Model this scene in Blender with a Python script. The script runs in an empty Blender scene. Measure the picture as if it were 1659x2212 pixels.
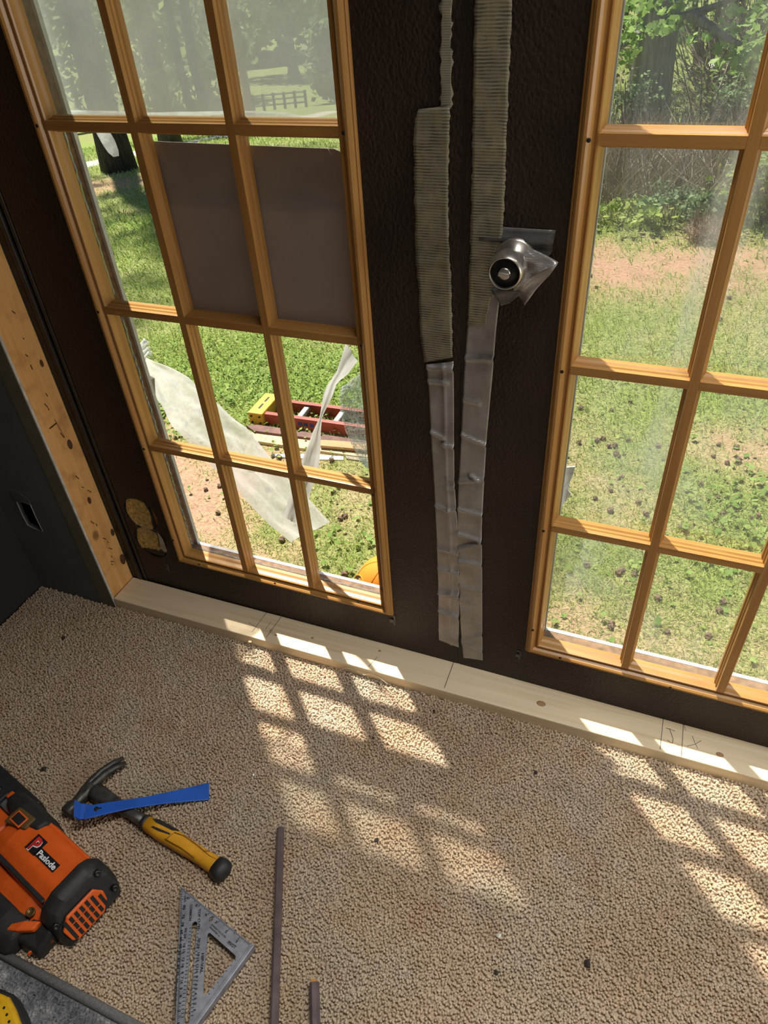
import bpy, bmesh, math, random
import numpy as np
from mathutils import Vector, Matrix, noise as mnoise

random.seed(7)
rng = np.random.default_rng(7)
scene = bpy.context.scene
COL = scene.collection

# ------------------------------------------------------------------ camera
FPX = 1526.85
YAW, PITCH, ROLL = math.radians(-24.524), math.radians(-39.118), math.radians(-4.396)
CAM = np.array([1.0589, -1.0465, 1.4094])
_f = np.array([math.sin(YAW)*math.cos(PITCH), math.cos(YAW)*math.cos(PITCH), math.sin(PITCH)])
_r0 = np.array([math.cos(YAW), -math.sin(YAW), 0.0])
_u0 = np.cross(_r0, _f)
_r = math.cos(ROLL)*_r0 + math.sin(ROLL)*_u0
_u = -math.sin(ROLL)*_r0 + math.cos(ROLL)*_u0

def ray(px, py):
    return _f + _r*(px-829.5)/FPX - _u*(py-1106)/FPX

def at(px, py, ax, v):
    d = ray(px, py)
    return Vector(CAM + d*(v-CAM[ax])/d[ax])

def D(px, py, y=0.0):            # photo point on a plane parallel to the doors
    return at(px, py, 1, y)

def F(px, py, z=0.012):          # photo point on a level plane
    return at(px, py, 2, z)

cam_d = bpy.data.cameras.new('camera')
cam = bpy.data.objects.new('camera', cam_d)
COL.objects.link(cam)
cam.matrix_world = Matrix(((_r[0], _u[0], -_f[0], CAM[0]), (_r[1], _u[1], -_f[1], CAM[1]),
                           (_r[2], _u[2], -_f[2], CAM[2]), (0, 0, 0, 1)))
cam_d.sensor_fit = 'HORIZONTAL'
cam_d.sensor_width = 36.0
cam_d.lens = FPX/1659*36.0
cam_d.clip_start = 0.02
cam_d.clip_end = 600
scene.camera = cam

# ------------------------------------------------------------------ light
SUN_EL, SUN_AZ = math.radians(65), math.radians(45)
sun_dir = Vector((math.sin(SUN_AZ)*math.cos(SUN_EL), -math.cos(SUN_AZ)*math.cos(SUN_EL), -math.sin(SUN_EL)))
sl = bpy.data.lights.new('sun', 'SUN')
sl.energy = 9.5
sl.angle = math.radians(1.2)
sl.color = (1.0, 0.93, 0.82)
so = bpy.data.objects.new('sun', sl)
so.rotation_euler = sun_dir.to_track_quat('-Z', 'Y').to_euler()
COL.objects.link(so)

world = bpy.data.worlds.new('sky')
scene.world = world
world.use_nodes = True
wn = world.node_tree.nodes
bg = wn['Background']
sky = wn.new('ShaderNodeTexSky')
sky.sky_type = 'HOSEK_WILKIE'
sky.sun_direction = -sun_dir
sky.turbidity = 4.0
world.node_tree.links.new(sky.outputs[0], bg.inputs[0])
bg.inputs[1].default_value = 2.2

# unseen fill lights added to brighten the room (their added openings are built below)
def fill_light(name, loc, target, sx, sy, watts, color):
    l = bpy.data.lights.new(name, 'AREA')
    l.shape = 'RECTANGLE'; l.size = sx; l.size_y = sy; l.energy = watts; l.color = color
    o = bpy.data.objects.new(name, l)
    o.location = loc
    o.rotation_euler = (Vector(target)-Vector(loc)).to_track_quat('-Z', 'Y').to_euler()
    COL.objects.link(o)
    return o
fill_light('fill_light_high', (1.60, -0.10, 2.68), (2.35, -1.15, 1.95), 1.7, 0.62, 150, (1.0, 0.98, 0.95))  # added high fill light above the doors, out of view
fill_light('fill_light_side', (3.37, -0.42, 1.0), (0.0, -0.42, 0.55), 0.5, 1.0, 22, (1.0, 0.97, 0.92))  # added side fill light, out of view

vs = scene.view_settings
vs.view_transform = 'Standard'
vs.look = 'None'
vs.gamma = 1.0
vs.use_curve_mapping = False
vs.exposure = 0.0
scene.cycles.max_bounces = 7
scene.cycles.diffuse_bounces = 4
scene.cycles.glossy_bounces = 3
scene.cycles.transparent_max_bounces = 14
scene.cycles.adaptive_threshold = 0.05
scene.cycles.adaptive_min_samples = 16
scene.cycles.sample_clamp_indirect = 6.0
scene.cycles.caustics_reflective = False
scene.cycles.caustics_refractive = False

# ------------------------------------------------------------------ materials
def new_mat(name):
    m = bpy.data.materials.new(name)
    m.use_nodes = True
    nt = m.node_tree
    b = nt.nodes['Principled BSDF']
    return m, nt, b

def N(nt, t, **kw):
    n = nt.nodes.new(t)
    for k, v in kw.items():
        setattr(n, k, v)
    return n

def lk(nt, a, b):
    nt.links.new(a, b)

def noise_n(nt, vec, scale, detail=4, rough=0.55, dist=0.0):
    n = N(nt, 'ShaderNodeTexNoise')
    n.inputs['Scale'].default_value = scale
    n.inputs['Detail'].default_value = detail
    n.inputs['Roughness'].default_value = rough
    n.inputs['Distortion'].default_value = dist
    lk(nt, vec, n.inputs['Vector'])
    return n.outputs['Fac']

def ramp(nt, fac, stops):
    r = N(nt, 'ShaderNodeValToRGB')
    while len(r.color_ramp.elements) < len(stops):
        r.color_ramp.elements.new(0.5)
    for e, (p, c) in zip(r.color_ramp.elements, stops):
        e.position = p
        e.color = (*c, 1) if len(c) == 3 else c
    lk(nt, fac, r.inputs[0])
    return r.outputs[0]

def mixc(nt, fac, a, b, mode='MIX'):
    m = N(nt, 'ShaderNodeMix', data_type='RGBA', blend_type=mode)
    for sock, v in ((m.inputs[0], fac), (m.inputs[6], a), (m.inputs[7], b)):
        if isinstance(v, (int, float)):
            sock.default_value = v
        elif isinstance(v, tuple):
            sock.default_value = (*v, 1)
        else:
            lk(nt, v, sock)
    return m.outputs[2]

def math_n(nt, op, a, b=0.0, clamp=False):
    m = N(nt, 'ShaderNodeMath', operation=op, use_clamp=clamp)
    for s, v in ((m.inputs[0], a), (m.inputs[1], b)):
        if isinstance(v, (int, float)):
            s.default_value = v
        else:
            lk(nt, v, s)
    return m.outputs[0]

def bump(nt, b, h, strength=0.3, dist=0.002):
    n = N(nt, 'ShaderNodeBump')
    n.inputs['Strength'].default_value = strength
    n.inputs['Distance'].default_value = dist
    lk(nt, h, n.inputs['Height'])
    lk(nt, n.outputs[0], b.inputs['Normal'])

def coords(nt, scale=(1, 1, 1), rot=(0, 0, 0), kind='Object'):
    t = N(nt, 'ShaderNodeTexCoord')
    mp = N(nt, 'ShaderNodeMapping')
    mp.inputs['Scale'].default_value = scale
    mp.inputs['Rotation'].default_value = rot
    lk(nt, t.outputs[kind], mp.inputs[0])
    return mp.outputs[0]

def plain(name, c, rough=0.6, metal=0.0, nscale=0, namp=0.25, bscale=0, bstr=0.2, spec=0.5, kind='Object'):
    m, nt, b = new_mat(name)
    b.inputs['Roughness'].default_value = rough
    b.inputs['Metallic'].default_value = metal
    b.inputs['Specular IOR Level'].default_value = spec
    b.inputs['Base Color'].default_value = (*c, 1)
    v = coords(nt, kind=kind)
    s = nscale or 40
    f = noise_n(nt, v, s)
    lo = tuple(x*(1-namp) for x in c)
    hi = tuple(min(1, x*(1+namp)) for x in c)
    lk(nt, ramp(nt, f, [(0.3, lo), (0.7, hi)]), b.inputs['Base Color'])
    if bscale:
        bump(nt, b, noise_n(nt, v, bscale, 3), bstr)
    return m

def wood(name, c1, c2, along, rough=0.5, gscale=60, stretch=0.04, knots=0.0, spec=0.4):
    """grain stretched along an object axis (0,1,2)"""
    m, nt, b = new_mat(name)
    sc = [1, 1, 1]; sc[along] = stretch
    v = coords(nt, tuple(sc))
    f = noise_n(nt, v, gscale, 6, 0.6, 0.6)
    col = ramp(nt, f, [(0.25, c1), (0.5, tuple((a+d)/2 for a, d in zip(c1, c2))), (0.75, c2)])
    f2 = noise_n(nt, coords(nt), 9, 3)
    col = mixc(nt, math_n(nt, 'MULTIPLY', f2, 0.35), col, tuple(x*0.55 for x in c1))
    lk(nt, col, b.inputs['Base Color'])
    b.inputs['Roughness'].default_value = rough
    b.inputs['Specular IOR Level'].default_value = spec
    bump(nt, b, f, 0.12, 0.001)
    return m

M = {}
M['trim_v'] = wood('varnished pine upright', (0.40, 0.185, 0.045), (0.58, 0.32, 0.10), 2, 0.33, 90)
M['trim_h'] = wood('varnished pine level', (0.40, 0.185, 0.045), (0.58, 0.32, 0.10), 0, 0.33, 90)
M['black'] = plain('black cavity shade', (0.003, 0.003, 0.003), 0.9, spec=0.0)
M['frame_dark'] = plain('dark frame paint', (0.018, 0.017, 0.016), 0.45, nscale=30, namp=0.4)

def slab_material():
    m, nt, b = new_mat('brown pebbled door skin')
    v = coords(nt)
    vo = N(nt, 'ShaderNodeTexVoronoi', feature='SMOOTH_F1')
    vo.inputs['Scale'].default_value = 230
    lk(nt, coords(nt, (1, 1, 0.75)), vo.inputs['Vector'])
    n = noise_n(nt, v, 6, 4)
    gr = noise_n(nt, coords(nt, (1, 1, 0.05)), 160, 4)
    col = ramp(nt, n, [(0.3, (0.024, 0.016, 0.011)), (0.75, (0.050, 0.031, 0.020))])
    col = mixc(nt, math_n(nt, 'MULTIPLY', gr, 0.4), col, (0.02, 0.014, 0.01))
    sp = noise_n(nt, v, 420, 2)
    spk = ramp(nt, sp, [(0.76, (0, 0, 0)), (0.80, (1, 1, 1))])
    col = mixc(nt, math_n(nt, 'MULTIPLY', spk, 0.25), col, (0.35, 0.30, 0.24))
    lk(nt, col, b.inputs['Base Color'])
    b.inputs['Roughness'].default_value = 0.5
    b.inputs['Specular IOR Level'].default_value = 0.35
    h = math_n(nt, 'ADD', vo.outputs['Distance'], math_n(nt, 'MULTIPLY', noise_n(nt, v, 300, 2), 0.5))
    bump(nt, b, h, 0.55, 0.0025)
    return m
M['slab'] = slab_material()

def pine_board_material():
    m, nt, b = new_mat('new pale lumber')
    v = coords(nt, (0.035, 1, 1))
    f = noise_n(nt, v, 55, 5, 0.55, 0.8)
    col = ramp(nt, f, [(0.28, (0.68, 0.52, 0.31)), (0.5, (0.80, 0.66, 0.44)), (0.72, (0.84, 0.71, 0.50))])
    # a few knots
    kv = N(nt, 'ShaderNodeTexVoronoi', feature='F1')
    kv.inputs['Scale'].default_value = 4.2
    kv.inputs['Randomness'].default_value = 1.0
    lk(nt, coords(nt, (1, 1, 0.3)), kv.inputs['Vector'])
    k = ramp(nt, kv.outputs['Distance'], [(0.0, (1, 1, 1)), (0.035, (0.75, 0.75, 0.75)), (0.07, (0, 0, 0))])
    col = mixc(nt, k, col, (0.33, 0.19, 0.09))
    lk(nt, col, b.inputs['Base Color'])
    b.inputs['Roughness'].default_value = 0.6
    bump(nt, b, f, 0.08, 0.001)
    return m
M['lumber'] = pine_board_material()

def stud_material():
    m, nt, b = new_mat('old orange stud')
    v = coords(nt, (1, 1, 0.06))
    f = noise_n(nt, v, 50, 6, 0.6, 1.2)
    col = ramp(nt, f, [(0.25, (0.66, 0.33, 0.095)), (0.6, (0.80, 0.44, 0.15)), (0.8, (0.84, 0.50, 0.19))])
    n = noise_n(nt, coords(nt), 18, 4)
    col = mixc(nt, math_n(nt, 'MULTIPLY', ramp(nt, n, [(0.5, (0, 0, 0)), (0.75, (1, 1, 1))]), 0.5), col, (0.28, 0.11, 0.03))
    kv = N(nt, 'ShaderNodeTexVoronoi', feature='F1')
    kv.inputs['Scale'].default_value = 9
    lk(nt, coords(nt, (0.2, 1, 0.7)), kv.inputs['Vector'])
    k = ramp(nt, kv.outputs['Distance'], [(0.0, (1, 1, 1)), (0.09, (0.6, 0.6, 0.6)), (0.13, (0, 0, 0))])
    col = mixc(nt, k, col, (0.12, 0.05, 0.015))
    lk(nt, col, b.inputs['Base Color'])
    b.inputs['Roughness'].default_value = 0.7
    bump(nt, b, f, 0.15, 0.001)
    return m
M['stud'] = stud_material()

def carpet_material():
    m, nt, b = new_mat('beige carpet pile')
    t = N(nt, 'ShaderNodeTexCoord')
    P = t.outputs['Object']
    big = noise_n(nt, P, 2.6, 4, 0.6)
    mid = noise_n(nt, P, 14, 4, 0.65)
    fine = noise_n(nt, P, 210, 2)
    col = ramp(nt, big, [(0.30, (0.45, 0.34, 0.235)), (0.5, (0.56, 0.435, 0.31)), (0.7, (0.60, 0.485, 0.37))])
    col = mixc(nt, math_n(nt, 'MULTIPLY', ramp(nt, mid, [(0.42, (0, 0, 0)), (0.70, (1, 1, 1))]), 0.38), col, (0.42, 0.28, 0.13))
    g = noise_n(nt, coords(nt), 5.1, 3)
    col = mixc(nt, math_n(nt, 'MULTIPLY', ramp(nt, g, [(0.48, (0, 0, 0)), (0.66, (1, 1, 1))]), 0.35), col, (0.37, 0.36, 0.28))
    rd = noise_n(nt, coords(nt, (1.3, 0.9, 1)), 7.7, 3)
    col = mixc(nt, math_n(nt, 'MULTIPLY', ramp(nt, rd, [(0.55, (0, 0, 0)), (0.72, (1, 1, 1))]), 0.36), col, (0.44, 0.25, 0.16))
    col = mixc(nt, 1.0, col, ramp(nt, fine, [(0.25, (0.78, 0.76, 0.74)), (0.7, (1.2, 1.2, 1.2))]), 'MULTIPLY')
    # old soot marks
    dk = noise_n(nt, coords(nt), 11.0, 5, 0.7)
    col = mixc(nt, math_n(nt, 'MULTIPLY', ramp(nt, dk, [(0.68, (0, 0, 0)), (0.80, (1, 1, 1))]), 0.8), col, (0.05, 0.045, 0.035))
    lk(nt, col, b.inputs['Base Color'])
    b.inputs['Roughness'].default_value = 0.95
    b.inputs['Specular IOR Level'].default_value = 0.1
    b.inputs['Sheen Weight'].default_value = 0.15
    return m
M['carpet'] = carpet_material()

def drywall_material(name, c):
    m, nt, b = new_mat(name)
    v = coords(nt)
    n = noise_n(nt, v, 7, 4)
    col = ramp(nt, n, [(0.3, tuple(x*0.85 for x in c)), (0.7, tuple(x*1.1 for x in c))])
    lk(nt, col, b.inputs['Base Color'])
    b.inputs['Roughness'].default_value = 0.75
    bump(nt, b, noise_n(nt, v, 120, 3), 0.15, 0.001)
    return m
M['wall_grey'] = drywall_material('dark grey wall paint', (0.115, 0.125, 0.125))
M['wall_olive'] = drywall_material('bare strip beside the opening', (0.15, 0.14, 0.095))
M['wall_room'] = drywall_material('room wall paint', (0.06, 0.06, 0.055))
M['ceiling'] = drywall_material('ceiling paint', (0.22, 0.21, 0.20))
M['plaster'] = plain('raw drywall edge', (0.55, 0.52, 0.45), 0.9)

def tape_material(name, c1, c2, rough, metal, weave, axis_scale=(1, 1, 1), holes=0.0):
    m, nt, b = new_mat(name)
    v = coords(nt)
    n = noise_n(nt, v, 22, 5, 0.6)
    col = ramp(nt, n, [(0.3, c1), (0.7, c2)])
    w = N(nt, 'ShaderNodeTexWave', wave_type='BANDS', bands_direction='Z')
    w.inputs['Scale'].default_value = weave
    w.inputs['Distortion'].default_value = 1.2
    w.inputs['Detail'].default_value = 1
    lk(nt, v, w.inputs['Vector'])
    if holes:
        k = math_n(nt, 'MULTIPLY', ramp(nt, w.outputs[0], [(0.35, (1, 1, 1)), (0.6, (0, 0, 0))]),
                   ramp(nt, noise_n(nt, v, 45, 3), [(0.35, (0.15, 0.15, 0.15)), (0.6, (1, 1, 1))]))
        col = mixc(nt, math_n(nt, 'MULTIPLY', k, holes), col, (0.03, 0.03, 0.02))
        y = noise_n(nt, coords(nt, (1, 1, 0.3)), 60, 3)
        col = mixc(nt, math_n(nt, 'MULTIPLY', ramp(nt, y, [(0.5, (0, 0, 0)), (0.7, (1, 1, 1))]), 0.5), col, (0.32, 0.26, 0.13))
    lk(nt, col, b.inputs['Base Color'])
    b.inputs['Roughness'].default_value = rough
    b.inputs['Metallic'].default_value = metal
    bump(nt, b, w.outputs[0], 0.25, 0.0007)
    return m
M['tape'] = tape_material('silver cloth tape', (0.30, 0.285, 0.27), (0.44, 0.42, 0.40), 0.30, 0.35, 130)
M['tape_dark'] = tape_material('charcoal cloth tape', (0.10, 0.10, 0.10), (0.16, 0.16, 0.155), 0.38, 0.15, 130)
M['scrim'] = tape_material('tan tape backing with scrim threads', (0.20, 0.19, 0.13), (0.33, 0.30, 0.20), 0.8, 0.0, 75, holes=0.75)
M['scrim2'] = tape_material('greenish tape residue', (0.22, 0.22, 0.17), (0.33, 0.31, 0.22), 0.8, 0.0, 110, holes=0.35)

def sheer(name, tint, haze, streak=0.0, rough=0.1, scale=9, stretch=(1, 1, 1), gloss=0.06, var=(0.5, 1.3), col=(0.85, 0.87, 0.86)):
    """thin clear sheet: mostly transparent, with a milky scattering share"""
    m, nt, b = new_mat(name)
    nt.nodes.remove(b)
    out = nt.nodes['Material Output']
    tr = N(nt, 'ShaderNodeBsdfTransparent'); tr.inputs[0].default_value = (*tint, 1)
    di = N(nt, 'ShaderNodeBsdfDiffuse'); di.inputs[0].default_value = (*col, 1)
    tl = N(nt, 'ShaderNodeBsdfTranslucent'); tl.inputs[0].default_value = (*col, 1)
    gl = N(nt, 'ShaderNodeBsdfGlossy'); gl.inputs['Roughness'].default_value = rough
    a = N(nt, 'ShaderNodeMixShader'); a.inputs[0].default_value = 0.5
    lk(nt, di.outputs[0], a.inputs[1]); lk(nt, tl.outputs[0], a.inputs[2])
    v = coords(nt, stretch)
    n = noise_n(nt, v, scale, 6, 0.65, 0.4)
    f = ramp(nt, n, [(0.3, (haze*var[0],)*3), (0.7, (min(1, haze*var[1]),)*3)])
    if streak:
        n2 = noise_n(nt, coords(nt, (1, 1, 0.35)), scale*0.45, 5, 0.7, 1.5)
        f = math_n(nt, 'ADD', f, math_n(nt, 'MULTIPLY', ramp(nt, n2, [(0.52, (0, 0, 0)), (0.72, (1, 1, 1))]), streak), True)
    mx = N(nt, 'ShaderNodeMixShader'); lk(nt, f, mx.inputs[0])
    lk(nt, tr.outputs[0], mx.inputs[1]); lk(nt, a.outputs[0], mx.inputs[2])
    mg = N(nt, 'ShaderNodeMixShader'); mg.inputs[0].default_value = gloss
    lk(nt, mx.outputs[0], mg.inputs[1]); lk(nt, gl.outputs[0], mg.inputs[2])
    lk(nt, mg.outputs[0], out.inputs[0])
    return m
M['glass'] = sheer('dusty window glass', (0.97, 0.985, 0.97), 0.05, 0.22, 0.03, 7)
M['glass_old'] = sheer('scratched cloudy glass', (0.95, 0.97, 0.95), 0.10, 0.15, 0.05, 12)
M['film'] = sheer('cloudy plastic film', (0.95, 0.97, 0.96), 0.44, 0.05, 0.2, 14, var=(0.9, 1.1), col=(0.98, 0.99, 0.98))
M['plastic'] = sheer('milky plastic sheet', (0.97, 0.97, 0.97), 0.68, 0.08, 0.25, 30, (1, 1, 1), 0.08, var=(0.85, 1.15), col=(0.97, 0.97, 0.97))
M['ribbon'] = sheer('grey woven tape', (0.9, 0.9, 0.9), 0.97, 0.0, 0.4, 60, (1, 1, 6), 0.03, var=(0.97, 1.03), col=(0.72, 0.72, 0.70))
M['hem'] = sheer('bunched plastic edge', (0.95, 0.95, 0.95), 0.8, 0.1, 0.3, 30)
M['shatter'] = sheer('crazed safety glass', (0.92, 0.97, 0.98), 0.14, 0.1, 0.1, 60, gloss=0.12)
M['shard'] = sheer('broken glass edge', (0.85, 0.93, 0.9), 0.22, 0.1, 0.1, 60, gloss=0.2)

# ------------------------------------------------------------------ mesh helpers
def link(name, me, material=None, parent=None):
    o = bpy.data.objects.new(name, me)
    COL.objects.link(o)
    if material is not None:
        me.materials.append(material)
    if parent is not None:
        o.parent = parent
    return o

def mesh_from(name, verts, faces, material=None, parent=None, smooth=False):
    me = bpy.data.meshes.new(name)
    me.from_pydata([tuple(v) for v in verts], [], faces)
    me.update()
    if smooth:
        me.polygons.foreach_set('use_smooth', [True]*len(me.polygons))
    return link(name, me, material, parent)

def fix_normals(o):
    bm = bmesh.new(); bm.from_mesh(o.data)
    bmesh.ops.recalc_face_normals(bm, faces=bm.faces)
    bm.to_mesh(o.data); bm.free()
    return o

def big_mesh(name, V, Fa, material=None, parent=None, smooth=False):
    """V (n,3) float, Fa (m,k) int -- fast path for many faces"""
    V = np.asarray(V, np.float32); Fa = np.asarray(Fa, np.int32)
    k = Fa.shape[1]
    me = bpy.data.meshes.new(name)
    me.vertices.add(len(V)); me.vertices.foreach_set('co', V.ravel())
    me.loops.add(Fa.size); me.loops.foreach_set('vertex_index', Fa.ravel())
    me.polygons.add(len(Fa))
    me.polygons.foreach_set('loop_start', np.arange(0, Fa.size, k, dtype=np.int32))
    me.polygons.foreach_set('loop_total', np.full(len(Fa), k, np.int32))
    if smooth:
        me.polygons.foreach_set('use_smooth', np.ones(len(Fa), bool))
    me.update(calc_edges=True)
    return link(name, me, material, parent)

def box_bm(bm, c, s, rot=None):
    r = bmesh.ops.create_cube(bm, size=1.0)
    mat = Matrix.Translation(Vector(c)) @ (rot.to_4x4() if rot else Matrix.Identity(4)) @ Matrix.Diagonal((*s, 1))
    bmesh.ops.transform(bm, matrix=mat, verts=r['verts'])
    return r['verts']

def bm_obj(name, bm, material=None, parent=None, smooth=False, bevel=0, seg=2):
    me = bpy.data.meshes.new(name)
    bm.to_mesh(me); bm.free()
    if smooth:
        me.polygons.foreach_set('use_smooth', [True]*len(me.polygons))
    o = link(name, me, material, parent)
    if bevel:
        md = o.modifiers.new('bevel', 'BEVEL'); md.width = bevel; md.segments = seg; md.limit_method = 'ANGLE'
    return o

def box(name, lo, hi, material, parent=None, bevel=0):
    bm = bmesh.new()
    c = [(a+b)/2 for a, b in zip(lo, hi)]; s = [b-a for a, b in zip(lo, hi)]
    box_bm(bm, c, s)
    return bm_obj(name, bm, material, parent, bevel=bevel)

def tube(name, pts, radii, material, parent=None, n=8, smooth=True, cap=True):
    pts = [Vector(p) for p in pts]
    if isinstance(radii, (int, float)):
        radii = [radii]*len(pts)
    V = []; Fc = []
    ref = Vector((0, 0, 1))
    prev = None
    for i, p in enumerate(pts):
        t = (pts[min(i+1, len(pts)-1)]-pts[max(i-1, 0)]).normalized()
        if prev is None:
            a = t.cross(ref)
            if a.length < 1e-3:
                a = t.cross(Vector((1, 0, 0)))
            a.normalize()
        else:
            a = (prev-t*prev.dot(t)).normalized()
        prev = a
        b = t.cross(a)
        for k in range(n):
            q = 2*math.pi*k/n
            V.append(p+(a*math.cos(q)+b*math.sin(q))*radii[i])
    for i in range(len(pts)-1):
        for k in range(n):
            Fc.append((i*n+k, i*n+(k+1) % n, (i+1)*n+(k+1) % n, (i+1)*n+k))
    if cap:
        Fc.append(tuple(range(n))[::-1]); Fc.append(tuple(range((len(pts)-1)*n, len(pts)*n)))
    return mesh_from(name, V, Fc, material, parent, smooth)

def prism(name, poly, mat4, h, material, parent=None, bevel=0, seg=2, h0=0.0):
    """poly in local xy, extruded h0..h along local z, placed by mat4"""
    bm = bmesh.new()
    vs_ = [bm.verts.new((x, y, h0)) for x, y in poly]
    f = bm.faces.new(vs_)
    r = bmesh.ops.extrude_face_region(bm, geom=[f])
    bmesh.ops.translate(bm, verts=[g for g in r['geom'] if isinstance(g, bmesh.types.BMVert)], vec=(0, 0, h-h0))
    bmesh.ops.recalc_face_normals(bm, faces=bm.faces)
    bmesh.ops.transform(bm, matrix=mat4, verts=bm.verts)
    return bm_obj(name, bm, material, parent, bevel=bevel, seg=seg)

def lathe(name, prof, mat4, material, parent=None, n=24):
    V = []; Fc = []
    for (r, z) in prof:
        for k in range(n):
            q = 2*math.pi*k/n
            V.append(mat4 @ Vector((r*math.cos(q), r*math.sin(q), z)))
    m_ = len(prof)
    for i in range(m_-1):
        for k in range(n):
            Fc.append((i*n+k, i*n+(k+1) % n, (i+1)*n+(k+1) % n, (i+1)*n+k))
    Fc.append(tuple(range(n))[::-1]); Fc.append(tuple(range((m_-1)*n, m_*n)))
    return mesh_from(name, V, Fc, material, parent, True)

def text_obj(name, s, mat4, size, material, parent, depth=0.0, align='LEFT', scale_x=1.0, bold=0.0):
    cu = bpy.data.curves.new(name, 'FONT')
    cu.body = s; cu.size = size; cu.extrude = depth; cu.align_x = align; cu.offset = bold
    cu.resolution_u = 2
    o = bpy.data.objects.new(name, cu)
    COL.objects.link(o)
    bpy.context.view_layer.update()
    me = bpy.data.meshes.new_from_object(o.evaluated_get(bpy.context.evaluated_depsgraph_get()))
    bpy.data.objects.remove(o)
    me.transform(mat4 @ Matrix.Diagonal((scale_x, 1, 1, 1)))
    me.name = name
    return link(name, me, material, parent)

def empty(name, loc=(0, 0, 0)):
    o = bpy.data.objects.new(name, None)
    o.empty_display_size = 0.05
    o.location = loc
    COL.objects.link(o)
    return o

def tag(o, label=None, cat=None, group=None, kind=None):
    if label: o['label'] = label
    if cat: o['category'] = cat
    if group: o['group'] = group
    if kind: o['kind'] = kind
    return o

def thing(name, label, cat, loc, group=None):
    return tag(empty(name, loc), label, cat, group)

def adopt(root, *objs):
    """parent meshes written in world coordinates under a placed Empty"""
    bpy.context.view_layer.update()
    inv = Matrix.Translation(root.location).inverted()
    for o in objs:
        if o.parent is None:
            o.parent = root
            o.matrix_parent_inverse = inv

class Th:
    """collects world-coordinate parts under one Empty; parts may have sub-parts"""
    def __init__(s, name, label, cat, loc, group=None, kind=None):
        s.root = empty(name, loc)
        tag(s.root, label, cat, group, kind)
        s.inv = Matrix.Translation(Vector(loc)).inverted()
    def add(s, o, sub_of=None):
        if sub_of is None:
            o.parent = s.root; o.matrix_parent_inverse = s.inv
        else:
            o.parent = sub_of; o.matrix_parent_inverse = Matrix.Identity(4)
        return o

def smoothstep(a, b, x):
    t = np.clip((np.asarray(x, float)-a)/(b-a), 0, 1)
    return t*t*(3-2*t)

# ================================================================== THE ROOM
ROOM_L, ROOM_R, ROOM_B = -0.487, 3.4, -4.3
CEIL = 3.2
fl = box('floor', (ROOM_L-0.1, ROOM_B-0.1, -0.06), (ROOM_R+0.1, 0.05, 0.0), M['carpet'])
tag(fl, 'worn beige carpet floor stained grey and rust', kind='structure')

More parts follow.
